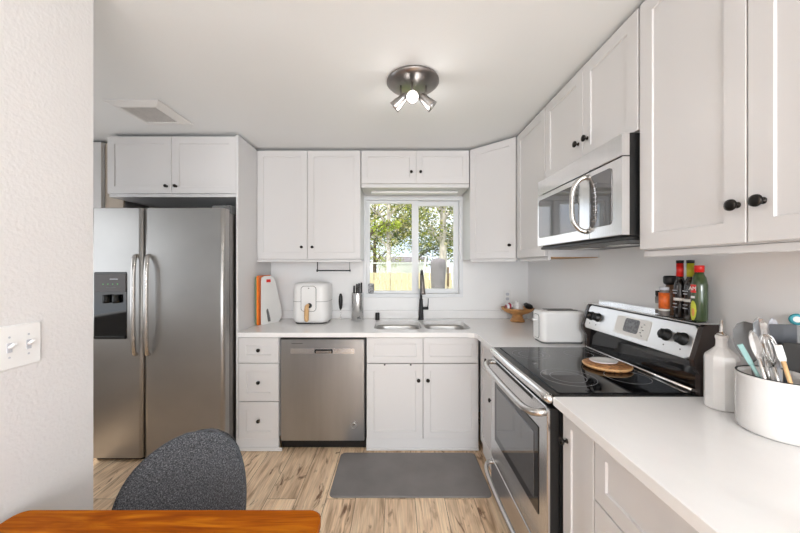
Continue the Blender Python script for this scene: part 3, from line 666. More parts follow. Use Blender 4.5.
r = thing('fill_globe', 'white glowing globe added out of view to brighten the room', 'fill light', (.5, -1.3, 1.75))  # globe added behind the camera to lift the ceiling and room brightness
MB().lathe([(.06, -.001), (.06, -.02), (.005, -.03), (.004, -.50), (.03, -.51), (.03, -.55)], (.5, -1.3, ZC), n=20).build('cord', 'satin', r)
MB().lathe([(.03, .145), (.09, .12), (.14, .05), (.15, 0), (.14, -.05), (.09, -.12), (.01, -.149)], (.5, -1.3, 1.77), n=24).build('globe', 'bulbdim', r)
for zz, en in ((1.55, 30), (2.1, 14)): light('globe_fill', 'POINT', (.5, -1.3, zz), (0, 0, 0), en, (.95, .98, 1), .12)  # unseen fill lamps added at the globe
light('fixture_lamp', 'POINT', (lx, ly_-.02, ZC-.22), (0, 0, 0), 1.5, (1, .97, .94), .06)
# ------------------------------------------------------------------ switch and outlet plates
r = thing('light_switch', 'white double toggle light switch plate on the left wall', 'switch', (-1.07, .912, 1.14))
MB().slab(lambda i: rrect(.117-2*i, .122-2*i, .005), [(0, .0005), (.0, .003), (.004, .006)], (-1.07, .9115, 1.205), 'x').build('cover_plate', 'white', r)
for y_ in (.888, .935):
    MB().box(-1.0638, y_-.006, 1.192, -1.062, y_+.006, 1.218).build('switch_slot', 'lightgrey', r)
    b_ = MB(); b_.tube([(-1.062, y_, 1.206), (-1.054, y_, 1.212), (-1.047, y_, 1.217)], [.0055, .005, .0045], 8); b_.build('toggle', 'white', r)
    for z_ in (1.178, 1.234): MB().lathe([(.003, 0), (.003, .0008)], (-1.0638, y_, z_), (1, 0, 0), 10).build('screw', 'lightgrey', r)
r = thing('wall_outlet', 'white outlet plate on the back wall above the wooden pedestal bowl', 'outlet', (1.105, YB, 1.07))
MB().slab(lambda i: rrect(.072-2*i, .117-2*i, .006), [(0, .0005), (0, .003), (.003, .006)], (1.105, YB, 1.135), '-y').build('cover_plate', 'white', r)
for z_ in (1.112, 1.158):
    MB().slab(lambda i: rrect(.033-2*i, .028-2*i, .01), [(0, 0), (.001, .0015)], (1.105, YB-.0062, z_), '-y').build('socket', 'lightgrey', r)

# ------------------------------------------------------------------ things on the back worktop
# cutting boards in a row against the panel
def board(xa, ya, xb, yb, h, t, mt, name, label, taper=False, z0=CT+.001):
    a, b2 = V((xa, ya, 0)), V((xb, yb, 0)); U = (b2-a).normalized(); wlen = (b2-a).length; Nn = V((U.y, -U.x, 0))
    def outline(i):
        if not taper: return [(p[0]+wlen/2, p[1]+h/2) for p in rrect(wlen-2*i, h-2*i, .02)]
        pts_ = [(0, 0), (.84, 0), (1, .12), (.97, .30), (.78, .62), (.62, .90), (.50, .99), (.12, 1), (0, .95)]
        return [(i+(wlen-2*i)*p, i+(h-2*i)*q) for p, q in pts_]
    b_ = MB(); b_.loft([[a+U*p[0]+V((0, 0, z0+p[1]))+Nn*n for p in outline(i)] for i, n in ((.002, 0), (0, .002), (0, t-.002), (.002, t))])
    o = b_.build(name, mt); return o, a, U, Nn, wlen
o, *_ = board(-1.206, 2.78, -1.206, 3.05, .425, .010, 'green', 'cutting_board', ''); tag(o, 'green cutting board standing against the white panel', 'cutting board')
o, *_ = board(-1.192, 2.77, -1.186, 3.04, .43, .016, 'orange', 'cutting_board', ''); tag(o, 'orange cutting board standing in the middle of the three', 'cutting board')
# the white board, with a dark grip slot and a red tab
r = thing('cutting_board', 'white tapered cutting board with dark grip slot in front of the orange one', 'cutting board', (-1.11, 2.95, CT))
o, a, U, Nn, wlen = board(-1.160, 2.785, -1.062, 3.00, .425, .009, 'boardw', 'board', '', taper=True)
bpy.data.objects.remove(o)
b_ = MB(); out = [(0, .01), (.02, 0), (.84, 0), (1, .12), (.97, .30), (.80, .62), (.66, .88), (.55, .97), (.45, 1), (.15, 1), (.03, .97), (0, .90)]
b_.loft([[a+U*(p*wlen)+V((0, 0, CT+.001+q*.425))+Nn*n for p, q in out] for n in (0, .009)]); b_.build('board', 'boardw', r)
def on_board(pts_, name, mt):
    b_ = MB(); b_.loft([[a+U*(p*wlen)+V((0, 0, CT+.001+q*.425))+Nn*n for p, q in pts_] for n in (.0092, .0115)]); b_.build(name, mt, r)
on_board([(.30, .05), (.42, .05), (.40, .12), (.34, .24), (.29, .32), (.24, .32), (.22, .28)], 'grip_slot', 'greys')
on_board([(.22, .87), (.42, .87), (.42, .93), (.22, .93)], 'red_tab', 'red')
# air fryer
r = thing('air_fryer', 'white air fryer with wooden handle on the back worktop', 'air fryer', (-.765, 2.98, CT))
ax, ay = -.757, 2.985
b_ = MB(); sh = lambda i: rrect(.322-2*i, .285-2*i, .075-i*.4, 8)
b_.slab(sh, [(.012, .012), (.004, .03), (0, .06), (0, .14), (.001, .25), (.005, .32), (.012, .348), (.030, .362), (.07, .366)], (ax, ay, CT), 'z', smooth=True); b_.build('fryer_body', 'white', r)
MB().slab(lambda i: rrect(.285-2*i, .25-2*i, .06, 6), [(0, .001), (0, .0115)], (ax, ay, CT), 'z').build('base_foot', 'black', r)
yb0 = ay-.1425
# seam ring hugging the body at mid height
b_ = MB(); b_.slab(lambda i: rrect(.3222-2*i, .2852-2*i, .075, 8), [(0.0, .1975), (-.0003, .199), (0, .2005)], (ax, ay, CT), 'z', closed_ends=False); b_.build('basket_seam', 'greys', r)
wx, wz = ax-.006, CT+.225
fp = MB(); fp.slab(lambda i: rrect(.135-2*i, .225-2*i, .03, 6), [(0, 0), (0, .004)], (wx, yb0+.0015, wz), '-y', mi=1); fp.slab(lambda i: rrect(.129-2*i, .219-2*i, .028, 6), [(0, 0), (.001, .0035)], (wx, yb0-.0028, wz), '-y', mi=0); fpo = fp.build('front_panel', ['white', 'matteblack'], r)
MB().lathe([(.022, 0), (.022, .003), (.001, .003)], (wx+.01, yb0-.0064, CT+.165), (0, -1, 0), 20).build('basket_button', 'matteblack', fpo)
MB().tube([(wx-.005, yb0-.008, CT+.168), (wx-.006, yb0-.035, CT+.160), (wx-.006, yb0-.045, CT+.12), (wx-.006, yb0-.045, CT+.05), (wx-.006, yb0-.04, CT+.035)], [.015, .018, .020, .020, .014], 12, sm=4).build('handle', 'bamboo', r)
MB().lathe([(.006, 0), (.006, .0008)], (wx+.002, yb0-.0064, CT+.318), (0, -1, 0), 12).build('logo_mark', 'greys', fpo)
# frother
r = thing('milk_frother', 'black handheld milk frother on a small wire stand', 'frother', (-.512, 3.03, CT))
MB().tube([(-.542, 3.01, CT+.003), (-.517, 3.03, CT+.02), (-.512, 3.04, CT+.05), (-.512, 3.04, CT+.1)], .0022, 6, sm=3).tube([(-.482, 3.01, CT+.003), (-.507, 3.03, CT+.02), (-.512, 3.04, CT+.05)], .0022, 6, sm=3).tube([(-.512, 3.075, CT+.003), (-.512, 3.05, CT+.02), (-.512, 3.04, CT+.06)], .0022, 6).build('wire_stand', 'chrome', r)
MB().lathe([(.003, .10), (.012, .115), (.018, .15), (.0195, .19), (.017, .23), (.010, .252), (.004, .256)], (-.512, 3.035, CT), n=16).build('grip', 'black', r)
# knife block
r = thing('knife_block', 'brushed steel cylindrical knife holder beside the window', 'knife holder', (-.352, 3.02, CT))
kx, ky = -.352, 3.03
MB().lathe([(.052, .001), (.056, .003), (.056, .258), (.054, .263), (.05, .263), (.05, .225), (.001, .225)], (kx, ky, CT), n=32).build('holder', 'steel', r)
MB().box(kx+.0, ky-.0575, CT+.03, kx+.035, ky-.0545, CT+.036).build('brand_plate', 'greys', r)
for i, (dx, dy, hh) in enumerate(((-.033, .0, .062), (-.008, .012, .078), (.014, -.01, .085), (.034, .008, .09))):
    b_ = MB().box(kx+dx-.0012, ky+dy-.012, CT+.10, kx+dx+.0012, ky+dy+.012, CT+.235, mi=1)
    b_.tube([(kx+dx, ky+dy, CT+.236), (kx+dx, ky+dy, CT+.27+hh*.5), (kx+dx+.001, ky+dy, CT+.268+hh)], [.005, .0062, .0055], 10, flat=1.5, mi=0)
    tag(b_.build('kitchen_knife', ['matteblack', 'steel']), ['kitchen knife in the steel holder, leftmost and shortest handle', 'kitchen knife in the steel holder, second from left', 'kitchen knife in the steel holder, third from left', 'kitchen knife in the steel holder, rightmost and tallest handle'][i], 'knife', 'kitchen knives in the steel holder')
# paper towel rail hanging below the left wall cabinet
b_ = MB(); hx0, hx1, hy, hz_ = -.727, -.425, 3.02, 1.392
b_.tube([(hx0, hy, ZU0-.001), (hx0, hy, hz_-.012)], .0045, 8).tube([(hx1, hy, ZU0-.001), (hx1, hy, hz_-.008)], .002, 8)
b_.tube([(hx0-.004, hy, hz_), (hx1+.006, hy, hz_)], .006, 10).lathe([(.011, 0), (.011, .005)], (hx0-.008, hy, hz_), (1, 0, 0), 14).lathe([(.010, 0), (.010, .005)], (hx1+.002, hy, hz_), (1, 0, 0), 14).box(hx0-.015, hy-.015, ZU0-.003, hx0+.015, hy+.015, ZU0-.0005)
tag(b_.build('paper_towel_holder', 'matteblack'), 'empty black paper towel rail hanging under the left wall cabinet', 'towel holder')
# small patterned figure on the window frame
o = MB().slab(lambda i: rrect(.055-2*i, .10-2*i, .016), [(0, 0), (0, .010), (.004, .013)], (-.237, YB+.006, WZ0+.09), '-y').build('window_thermometer', 'sticker')
tag(o, 'small grey patterned plaque in the lower left window corner', 'ornament')
# toaster
r = thing('toaster', 'white two-slot toaster on the worktop beside the range', 'toaster', (1.09, 2.17, CT))
tx, ty = 1.108, 2.185
b_ = MB(); b_.slab(lambda i: rrect(.292-2*i, .165-2*i, .035-i*.3, 6), [(.006, .014), (0, .022), (0, .195), (.004, .208), (.012, .214), (.03, .216)], (tx, ty, CT), 'z', smooth=False); tb = b_.build('toaster_body', 'white', r)
MB().slab(lambda i: rrect(.27-2*i, .145-2*i, .03), [(0, .002), (0, .0135)], (tx, ty, CT), 'z').build('base_foot', 'greys', r)
b_ = MB()
for dy in (-.03, .03): b_.slab(lambda i: rrect(.20-2*i, .028-2*i, .006), [(0, .2165), (0, .2185)], (tx+.01, ty+dy, CT), 'z')
b_.build('bread_slot', 'black', r)
c_ = MB().slab(lambda i: rrect(.075-2*i, .16-2*i, .02), [(0, 0), (0, .002)], (tx-.1462, ty, CT+.11), '-x').build('lever_plate', 'greys', r)
MB().slab(lambda i: rrect(.069-2*i, .154-2*i, .018), [(0, 0), (0, .0015)], (tx-.1484, ty, CT+.11), '-x').build('plate_inset', 'white', c_)
MB().box(tx-.175, ty-.018, CT+.145, tx-.1505, ty+.018, CT+.158, .004).build('lever', 'white', r)
# pedestal bowl
r = thing('pedestal_bowl', 'carved wooden pedestal bowl in the worktop corner', 'bowl', (1.135, 2.99, CT))
px_, py_ = 1.135, 2.985
MB().lathe([(.062, .001), (.064, .006), (.060, .018), (.052, .03), (.046, .05), (.044, .062), (.06, .070), (.10, .085), (.135, .108), (.146, .124), (.146, .130), (.138, .130), (.12, .112), (.08, .092), (.03, .085), (.001, .085)], (px_, py_, CT), n=32).build('bowl', 'oak', r)
b_ = MB().lathe([(.03, .092), (.055, .10), (.058, .13), (.05, .15), (.02, .165), (.016, .175), (.02, .182), (.014, .192), (.001, .194)], (px_-.01, py_-.01, CT), n=24); tag(b_.build('lidded_pot', 'ceramicm'), 'small white lidded pot sitting in the wooden pedestal bowl', 'pot')
def packet(cx, cy, cz, a, mt, label, name='snack_packet', sx=.032, sy=.035, sz=.022):
    b_ = MB(); b_.slab(lambda i: rrect(2*sx-2*i, 2*sy-2*i, .008, 3), [(.012, -sz), (0, -.004), (0, .004), (.012, sz)], (0, 0, 0), 'z', smooth=True)
    b_.move(Matrix.Translation((cx, cy, cz)) @ Matrix.Rotation(a, 4, 'Y') @ Matrix.Rotation(.2, 4, 'X')); tag(b_.build(name, mt), label, 'packet')
M['stripes'] = mat('red_white_stripes', (.8, .78, .78), .3)
nt = M['stripes'].node_tree; wv = nt.nodes.new('ShaderNodeTexWave'); wv.inputs['Scale'].default_value = 9; rp = nt.nodes.new('ShaderNodeValToRGB')
rp.color_ramp.interpolation = 'CONSTANT'; rp.color_ramp.elements[0].color = (.35, .02, .05, 1); rp.color_ramp.elements[1].color = (.8, .78, .80, 1); rp.color_ramp.elements[1].position = .42
tc2 = nt.nodes.new('ShaderNodeTexCoord'); nt.links.new(tc2.outputs['Object'], wv.inputs['Vector']); nt.links.new(wv.outputs['Fac'], rp.inputs['Fac']); nt.links.new(rp.outputs[0], nt.nodes['Principled BSDF'].inputs['Base Color'])
packet(px_-.088, py_-.035, CT+.146, -.45, 'stripes', 'red and white striped packet in the wooden pedestal bowl')
packet(px_+.088, py_-.03, CT+.146, .35, 'black', 'black packet in the wooden pedestal bowl', sx=.036)

# ------------------------------------------------------------------ bottles along the range ledge
ZL = 1.2065
def jar(name, label, x_, y_, prof, mt, capprof, capm, band=None, cat='bottle', n=20):
    r = thing(name, label, cat, (x_, y_, ZL))
    bd = MB().lathe(prof, (x_, y_, ZL), n=n).build('bottle_body' if cat == 'bottle' else 'jar_body', mt, r)
    MB().lathe(capprof, (x_, y_, ZL), n=n).build('cap', capm, r)
    for bm_, z0, z1, rr, nm in (band or []):
        MB().lathe([(rr-.003, z0), (rr, z0), (rr, z1), (rr-.003, z1)], (x_, y_, ZL), n=n, cap=False).build(nm, bm_, r)
    return r
jar('spice_jar', 'small clear spice jar at the far end of the range ledge', 1.256, 1.53, [(.015, .001), (.016, .004), (.016, .078), (.013, .085)], 'clearjar', [(.0155, .0855), (.0155, .108), (.001, .109)], 'black', [('label', .02, .05, .0166, 'paper_label')], cat='jar')
jar('spice_jar', 'orange labelled spice jar in front of the tall grinder', 1.222, 1.462, [(.018, .001), (.0195, .004), (.0195, .105), (.016, .112), (.016, .116)], 'clearjar', [(.018, .1165), (.018, .130), (.001, .131)], 'lightgrey', [('spice', .034, .105, .0202, 'orange_label'), ('label', .024, .031, .0202, 'paper_label')], cat='jar')
jar('pepper_grinder', 'tall dark spice grinder with black lid behind the orange jar', 1.262, 1.475, [(.021, .001), (.023, .005), (.023, .12), (.017, .135), (.017, .14)], 'spice2', [(.019, .1405), (.025, .146), (.027, .155), (.027, .175), (.023, .181), (.001, .182)], 'black', cat='jar')
for y_, foil, lb in ((1.408, 'red', 'dark vinegar bottle with red neck foil on the range ledge'), (1.358, 'lime', 'dark vinegar bottle with yellow neck foil on the range ledge')):
    r = jar('vinegar_bottle', lb, 1.246, y_, [(.018, .001), (.0215, .005), (.0215, .14), (.018, .160), (.0125, .175), (.0115, .185), (.0115, .24)], 'darkglass', [(.0135, .2385), (.0135, .250), (.001, .251)], 'black',
        [(foil, .180, .237, .0128, 'neck_foil'), ('label', .075, .087, .0222, 'paper_label')])
    for zz, ww in ((.118, .024), (.106, .018), (.06, .02), (.045, .022)):
        MB().box(1.2230, y_-ww/2, ZL+zz, 1.2242, y_+ww/2, ZL+zz+.003).build('label_writing', 'lightgrey', r)
r = thing('oil_bottle', 'green avocado oil bottle with red cap nearest on the range ledge', 'bottle', (1.236, 1.308, ZL))
ox, oy = 1.236, 1.308
MB().lathe([(.022, .001), (.0262, .006), (.027, .10), (.0266, .15), (.0215, .178), (.0155, .192), (.0145, .2)], (ox, oy, ZL), n=24).build('bottle_body', 'greenglass', r)
MB().lathe([(.0160, .2005), (.0160, .226), (.015, .228), (.001, .228)], (ox, oy, ZL), n=20).build('cap', 'red', r)
def wrap(a0, a1, z0, z1, name, mt, rr=.0278, shape=None):
    b_ = MB(); n = 12; lo = []
    for k in range(n+1):
        a = a0+(a1-a0)*k/n; t = 2*k/n-1; s_ = math.sqrt(max(0.0, 1-t*t)) if shape else 1
        zc, hh = (z0+z1)/2, (z1-z0)/2*max(s_, .02)
        lo.append([(ox+q*math.cos(a), oy+q*math.sin(a), ZL+z) for q, z in ((rr, zc-hh), (rr+.0006, zc-hh), (rr+.0006, zc+hh), (rr, zc+hh))])
    b_.loft(lo); return b_.build(name, mt, r)
ca = PI+.62    # towards the room and the camera
wrap(ca-1.0, ca-.15, .118, .150, 'red_label', 'red')
text('AM', 'label_letters', .022, V((ox, oy, ZL+.134))+V((math.cos(ca-.56), math.sin(ca-.56), 0))*.0292, (-math.sin(ca-.56), math.cos(ca-.56), 0), (math.cos(ca-.56), math.sin(ca-.56), 0), 'label', r)
wrap(ca-1.0, ca-.1, .006, .085, 'avocado_picture', 'avo', .0278, True); wrap(ca-.70, ca-.30, .022, .055, 'avocado_pit', 'avopit', .0286, True)
wrap(ca-.9, ca-.3, .095, .104, 'paper_label', 'label')

# trivet with a small dish on the cooktop
r = thing('trivet', 'round wood mosaic trivet lying on the glass cooktop', 'trivet', (1.06, 1.59, .926))
MB().lathe([(.098, .001), (.105, .006), (.107, .014), (.102, .018), (.001, .018)], (1.062, 1.615, .9263), n=36).build('trivet_disc', 'cork', r)
MB().lathe([(.1035, .0175), (.1068, .0155), (.1085, .0130), (.1068, .0105)], (1.062, 1.615, .9263), n=36, cap=False).build('rim_band', 'bamboo', r)
b_ = MB().slab(lambda i: [(p[0]*(1-i), p[1]*(1-i)) for p in circ(.066, 32, .055)], [(.35, .0), (.1, .004), (0, .010), (.03, .0115), (.2, .007), (.9, .006)], (1.058, 1.635, .9448), 'z', smooth=True)
tag(b_.build('spoon_rest', 'ceramicm'), 'small white oval dish resting on the round trivet', 'dish')

# ------------------------------------------------------------------ near worktop: bottle, crock, utensils
r = thing('ceramic_oil_bottle', 'white faceted ceramic bottle with steel spout beside the crock', 'bottle', (1.178, 1.165, CT))
bx, by = 1.180, 1.163
MB().lathe([(.045, .001), (.048, .004), (.048, .178), (.045, .190), (.030, .206), (.018, .220), (.0165, .228), (.0165, .246), (.0185, .252), (.018, .260), (.015, .262)], (bx, by, CT), n=10, smooth=False).build('bottle_body', 'ceramicm', r)
MB().lathe([(.014, .262), (.014, .268), (.008, .271), (.006, .278), (.0045, .315), (.003, .316)], (bx, by, CT), n=14).build('spout', 'satin', r)
r = thing('utensil_crock', 'wide embossed white ceramic crock full of cooking utensils', 'crock', (1.178, 1.01, CT))
cx, cy, cr = 1.186, .988, .100
MB().lathe([(.091, .001), (.097, .006), (.099, .02), (.100, .10), (.099, .165), (.1008, .172), (.099, .176), (.094, .175), (.092, .165), (.091, .02), (.083, .012), (.001, .012)], (cx, cy, CT), n=64).build('crock_body', 'ceramic', r)
MB().lathe([(.0935, .1755), (.0965, .1785), (.0995, .1768)], (cx, cy, CT), n=64, cap=False).build('rim_line', 'matteblack', r)
UG = 'utensils standing in the white crock'
def ut(name, label, base, topp, build, cat='utensil'):
    """a utensil from its foot inside the crock to its top: build(b, foot, top, direction, side)"""
    b_ = MB(); a = V((cx+base[0], cy+base[1], CT+.018)); t = V(topp); d = (t-a).normalized()
    side = V((.82, -.57, 0)); side = (side-d*side.dot(d)).normalized(); nrm = side.cross(d)
    mats = build(b_, a, t, d, side, nrm); o = b_.build(name, mats); tag(o, label, cat, UG)
def blade(b_, c0, d, side, nrm, prof, t=.0025, mi=0, cup=0):
    """flat shaped head: prof = [(half width, distance along d)]"""
    lo = []
    for hw, s_ in prof:
        p = c0+d*s_
        lo.append([p-side*hw+nrm*(cup), p+nrm*(t/2), p+side*hw+nrm*(cup), p+side*hw-nrm*(t)+nrm*cup, p-nrm*(t), p-side*hw-nrm*t+nrm*cup])
    b_.loft(lo, mi, False)
def spoon(mh, mb_, hw, hl, shape='oval', hr=.005):
    def f(b_, a, t, d, side, nrm):
        b_.tube([a, t-d*hl*.95], hr, 8, mi=0)
        if shape == 'oval': pr = [(.004, 0), (hw*.6, hl*.12), (hw*.92, hl*.35), (hw, hl*.55), (hw*.85, hl*.8), (hw*.5, hl*.95), (.003, hl)]
        else: pr = [(.006, 0), (hw*.9, hl*.12), (hw, hl*.2), (hw, hl*.97), (hw*.96, hl)]
        blade(b_, t-d*hl, d, side, nrm, pr, .003, 1, cup=.006 if shape == 'oval' else 0)
        return [mh, mb_]
    return f
zt = lambda py, dist: H-(py-266)*dist/322
def pt(px, py, dist): return ((px-395)*dist/322, dist, H-(py-266)*dist/322)
ut('serving_spoon', 'broad dark grey spoon leaning at the rear left rim of the crock', (-.01, .04), pt(744, 321, 1.075), spoon('greys', 'greys', .036, .13))
ut('silicone_brush', 'mint green handled utensil leaning against the crock rim', (.0, -.02), pt(740, 344, .985), spoon('teal', 'teal', .0065, .07, 'sq'))
ut('steel_spoon', 'brushed steel spoon standing tall in the crock', (.01, .02), pt(758, 317, 1.03), spoon('satin', 'steel', .017, .085))
ut('steel_fork', 'long steel serving fork beside the tall steel spoon in crock', (-.04, -.03), pt(751, 330, .955), spoon('satin', 'steel', .011, .09))
ut('plastic_spatula', 'light grey plastic spatula in the middle of the crock', (.0, -.01), pt(772, 318, 1.0), spoon('lightgrey', 'lightgrey', .015, .13))
def whisk(b_, a, t, d, side, nrm):
    b_.tube([a, t-d*.10], .006, 8, mi=0)
    for k in range(6):
        an = PI*k/6; w_ = side*math.cos(an)+nrm*math.sin(an); p = t-d*.10
        b_.tube([p, p+d*.04+w_*.018, p+d*.085+w_*.016, p+d*.10, p+d*.085-w_*.016, p+d*.04-w_*.018, p], .0012, 6, mi=1, sm=3)
    return ['satin', 'chrome']
ut('wire_whisk', 'small wire whisk among the steel utensils in the crock', (.01, -.015), pt(765, 334, .975), whisk)
ut('slotted_turner', 'slate blue square turner standing upright in the crock', (.02, .0), pt(783, 324, .97), spoon('slate', 'slate', .027, .065, 'sq'))
ut('silicone_scraper', 'beige small scraper between whisk and slate turner', (.0, -.065), pt(778, 345, .915), spoon('bamboo', 'boardw', .008, .05, 'sq'))
ut('black_turner', 'large black turner at the front of the crock', (.02, -.05), pt(801, 343, .92), spoon('black', 'black', .034, .09, 'sq'))
ut('black_ladle', 'dark grey wide spatula behind the slate turner', (.05, -.01), pt(808, 326, .985), spoon('greys', 'greys', .030, .075, 'sq'))
def ringtop(b_, a, t, d, side, nrm):
    b_.tube([a, t-d*.02], .004, 8, mi=1)
    n = 20; P_ = [t+side*(.014*math.cos(2*PI*k/n))+d*(.014*math.sin(2*PI*k/n)) for k in range(n+1)]
    b_.tube(P_, .005, 8, mi=0); b_.lathe([(.010, -.002), (.010, .002)], t, nrm, 16, mi=1); return ['tealb', 'label']
ut('bottle_brush', 'white handled brush with round teal end at crock right edge', (.055, .035), pt(797, 319, 1.045), ringtop)

# ------------------------------------------------------------------ mat, table, chair
b_ = MB().slab(lambda i: rrect(1.015-2*i, .475-2*i, .035), [(0, .001), (0, .006), (.006, .010)], (.098, 2.225, 0), 'z')
tag(b_.build('kitchen_mat', 'mat'), 'dark grey cushioned kitchen mat on the floor before the sink', 'mat')
r = thing('dining_table', 'orange-brown wooden dining table with rounded corners', 'table', (-.61, .42, 0))
MB().slab(lambda i: rrect(.83-2*i, .97-2*i, .03, 6), [(.004, .732), (0, .736), (0, .757), (.004, .762)], (-.613, .402, 0), 'z').build('tabletop', 'table', r)
MB().box(-.97, -.02, .65, -.25, .0, .731).box(-.97, .80, .65, -.25, .82, .731).box(-.97, .0, .65, -.95, .80, .731).box(-.27, .0, .65, -.25, .80, .731).build('apron', 'table', r)
for x_ in (-.98, -.30):
    for y_ in (-.03, .77):
        MB().loft([[(x_+.01, y_+.01, .001), (x_+.045, y_+.01, .001), (x_+.045, y_+.045, .001), (x_+.01, y_+.045, .001)], [(x_, y_, .64), (x_+.055, y_, .64), (x_+.055, y_+.055, .64), (x_, y_+.055, .64)]]).build('leg', 'table', r)
# chair (built around its own origin, facing -Y)
r = thing('dining_chair', 'charcoal fabric dining chair with rounded back behind the table', 'chair', (-.775, 1.03, 0))
def lc(p): return V(p)+V((-.775, 1.03, 0))
NB = 28; rows = 14
def back_pt(u, v, off):
    """u -1..1 across, v 0..1 up; shell wrapping forwards at the sides"""
    hw = .262*math.sqrt(max(0.0, 1-max(0, (v-.18)/.82)**2.7)) if v > .18 else .262-(.18-v)*.12
    hw = max(hw, .012)
    x_ = u*hw
    fwd = (1-math.cos(x_/.235*.62))*.42
    y_ = 0.15+.10*v-fwd; z_ = .46+.322*v
    n_ = V((math.sin(x_/.235*.6), -math.cos(x_/.235*.6), 0.0))
    return V((x_, y_, z_))+n_*off
b_ = MB(); lo = []
for j in range(rows+1):
    v = j/rows; v = 1-(1-v)**1.5
    f = [back_pt(-1+2*i/NB, v, .014+.008*(1-abs(-1+2*i/NB)**4)*(1-v**6)) for i in range(NB+1)]
    k_ = [back_pt(1-2*i/NB, v, -.014) for i in range(NB+1)]
    lo.append([lc(p) for p in f+k_])
b_.loft(lo, 0, True); bk = b_.build('backrest', 'fabric', r)
pp = [back_pt(-1, v/20, .001) for v in range(0, 20)]+[back_pt(-1+2*i/24, 1-0*i, .001)+V((0, 0, .002)) for i in range(25)]+[back_pt(1, v/20, .001) for v in range(19, -1, -1)]
MB().tube([lc(p) for p in pp], .005, 8).build('piping', 'slate', bk)
b_ = MB(); b_.slab(lambda i: [(p[0], p[1]) for p in rrect(.44-2*i, .40-2*i, .14, 8)], [(.02, .40), (0, .42), (0, .455), (.02, .48), (.10, .488)], lc((0, -.02, 0)), 'z', smooth=True); b_.build('seat', 'fabric', r)
for sx in (-1, 1):
    for sy in (-1, 1):
        MB().tube([lc((sx*.20, sy*.19-.02, .001)), lc((sx*.15, sy*.14-.02, .40))], [.010, .015], 10).build('leg', 'black', r)
spin(r, math.radians(-13))

# ------------------------------------------------------------------ outside
GZ = -.25
struct(MB().box(-14, 3.33, GZ-.1, 18, 40, GZ).build('ground', 'grass'))
r = thing('wooden_fence', 'pale pine board fence across the yard outside the window', 'fence', (1, 8, GZ))
FYY = 8.0; b_ = MB(); x_ = -3.0
while x_ < 6:
    hgt = 1.275+random.uniform(-.012, .012); b_.box(x_, FYY, GZ+.03, x_+.124, FYY+.02, hgt, .004); x_ += .138
b_.build('fence_boards', 'fence', r)
MB().box(-3, FYY+.021, 1.0, 6, FYY+.06, 1.09).box(-3, FYY+.021, 0.1, 6, FYY+.06, .19).build('fence_rails', 'fence', r)
for k in range(4):
    MB().box(-2.4+k*2.2, FYY+.021, GZ, -2.31+k*2.2, FYY+.11, 1.56, .004).build('fence_post', 'siding', r)
MB().box(-3, FYY+.03, 1.50, 6, FYY+.06, 1.53).build('top_rail', 'siding', r)
def tree(x_, y_, htop, tr, label, bark, leaves, crowns, nleaf, lean=0, group='trees beyond the fence', size=.07):
    r = thing('tree', label, 'tree', (x_, y_, GZ), group)
    b_ = MB(); tp = [V((x_, y_, GZ)), V((x_+lean*.3, y_, GZ+htop*.35)), V((x_+lean*.8, y_+.1, GZ+htop*.7)), V((x_+lean, y_, GZ+htop))]
    b_.tube(tp, [tr, tr*.95, tr*.8, tr*.7, tr*.6, tr*.5, tr*.45, tr*.4, tr*.35, tr*.3], 10, sm=3)
    for cx_, cy_, cz_, rr in crowns:
        h0 = min(cz_-.2, GZ+htop*.9); q = V((x_+lean*.6*(h0-GZ)/htop, y_, max(1.2, h0-rr*.6)))
        b_.tube([q, (q+V((cx_, cy_, cz_)))/2+V((0, 0, .15)), V((cx_, cy_, cz_))], [tr*.35]*4+[tr*.25]*4+[tr*.12]*5, 7, sm=6)
        for _ in range(5):
            e = V((cx_, cy_, cz_))+V((random.uniform(-1, 1), random.uniform(-.5, .5), random.uniform(-.7, .9)))*rr*.9
            b_.tube([(q+V((cx_, cy_, cz_)))/2, ((q+V((cx_, cy_, cz_)))/2+e)/2+V((0, 0, .1)), e], [tr*.16]*3+[tr*.06]*4, 5, sm=3)
    b_.build('trunk', bark, r)
    b_ = MB()
    for k in range(nleaf):
        cx_, cy_, cz_, rr = random.choice(crowns)
        while True:
            d = V((random.uniform(-1, 1), random.uniform(-1, 1), random.uniform(-1, 1)))
            if d.length < 1: break
        p = V((cx_, cy_, cz_))+V((d.x*rr*1.15, d.y*rr*.75, d.z*rr))
        u = V((random.gauss(0, 1), random.gauss(0, 1), random.gauss(0, .6))).normalized(); v_ = u.cross(V((random.gauss(0, 1), random.gauss(0, 1), random.gauss(0, 1)))).normalized()
        s_ = size*random.uniform(.5, 1.3)
        b_.quad(p-u*s_, p+v_*s_*.45, p+u*s_, p-v_*s_*.45, random.randrange(len(leaves)))
    f = b_.build('foliage', leaves, r, fix=False)
tree(-.22, 11.2, 8.5, .10, 'pale trunked tree outside the left window pane', 'bark', ['leaf1', 'leaf4', 'leaf2'], [(-.9, 11.2, 3.5, .9), (.5, 11.3, 3.8, .8), (-.2, 11.3, 2.6, .5), (-1.2, 11.2, 2.7, .7), (.35, 11.2, 2.8, .45)], 3400)
tree(2.0, 13.4, 9, .20, 'pale trunked tree outside the right window pane', 'bark', ['leaf2', 'leaf1', 'leaf4', 'leaf2'], [(1.3, 13.4, 4.3, 1.0), (2.7, 13.4, 4.0, .8), (2.5, 13.5, 2.7, .7), (1.2, 13.4, 3.0, .8)], 3600)
tree(1.0, 16, 7, .12, 'dark leafy tree between the two pale trunks', 'barkd', ['leaf2', 'leaf2', 'leaf1'], [(.9, 16, 3.0, 1.1), (1.8, 16, 2.4, 1.0), (.8, 16, 4.4, 1.0), (2.9, 16, 2.6, 1.0)], 5000)
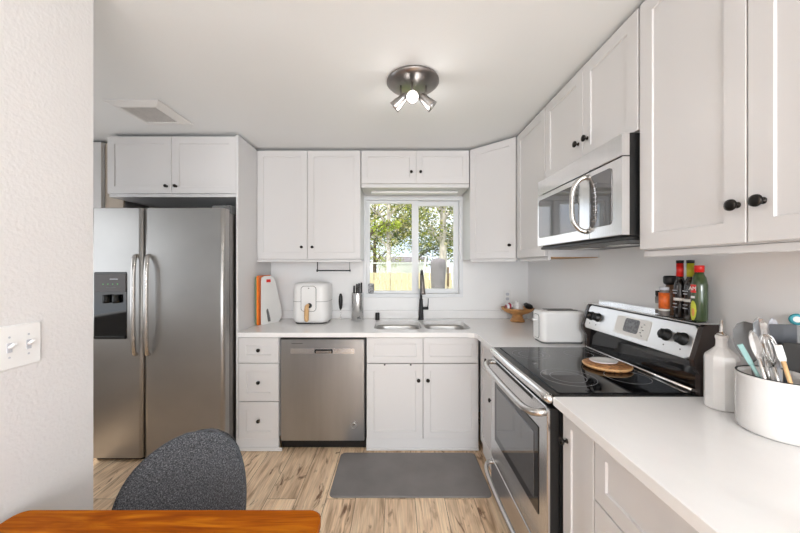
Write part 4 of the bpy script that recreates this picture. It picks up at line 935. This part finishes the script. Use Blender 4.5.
tree(-1.2, 19, 7, .14, 'yellow green tree far left beyond the fence', 'barkd', ['leaf4', 'leaf1', 'leaf3'], [(-1.5, 19, 2.9, 1.3), (-.6, 19, 2.3, 1.1), (-1.0, 19, 4.9, 1.3), (.5, 19, 5.2, 1.1), (2.2, 19, 5.2, 1.3)], 4200)
tree(-.75, 9.4, 3.4, .05, 'low lime green branch bush just over the fence', 'barkd', ['leaf3', 'leaf3', 'leaf1'], [(-.55, 9.4, 2.55, .26), (.05, 9.4, 2.66, .14), (-.25, 9.4, 2.6, .2)], 420, size=.045)
# neighbour's white shed behind the fence
r = thing('garden_shed', 'white garden shed partly hidden behind the fence', 'shed', (.9, 23, GZ))
MB().box(-1.2, 22.6, GZ, 2.2, 24.5, 1.75).build('shed_walls', 'siding', r)
MB().loft([[(-1.35, 22.45, 1.752), (-1.35, 24.65, 1.752), (-1.35, 23.55, 2.15)], [(2.35, 22.45, 1.752), (2.35, 24.65, 1.752), (2.35, 23.55, 2.15)]]).build('shed_roof', 'canvas', r)
# canvas covered parasol and poles near the house
b_ = MB(); ppx, ppy = .75, 5.6
b_.lathe([(.10, 0), (.10, .3), (.105, .9), (.12, 1.35), (.135, 1.66), (.135, 1.74), (.12, 1.80), (.06, 1.82), (.002, 1.83)], (ppx, ppy, GZ), n=14)
tag(b_.build('covered_grill', 'canvas'), 'grey canvas covered column standing before the fence', 'garden cover')
for hx, hy2, z_, lean, lb in ((.46, 6.0, 1.62, .12, 'thin white pole left of the grey canvas cover'), (1.05, 6.0, 1.62, .05, 'thin white pole right of the grey canvas cover')):
    o = MB().tube([(hx, hy2, GZ), (hx+.01, hy2, .9), (hx+lean, hy2, z_)], .014, 8).build('garden_pole', 'siding'); tag(o, lb, 'pole')
o = MB().tube([(.94, 5.75, GZ), (.945, 5.75, .9), (.95, 5.75, 1.42)], .018, 8).lathe([(.03, 0), (.07, .06), (.06, .2), (.02, .34), (.01, .4)], (.945, 5.75, .72), n=12, mi=1).build('hanging_ornament', ['fdark', 'fence']); tag(o, 'dark garden stake with tan ornament beside the canvas cover', 'ornament')
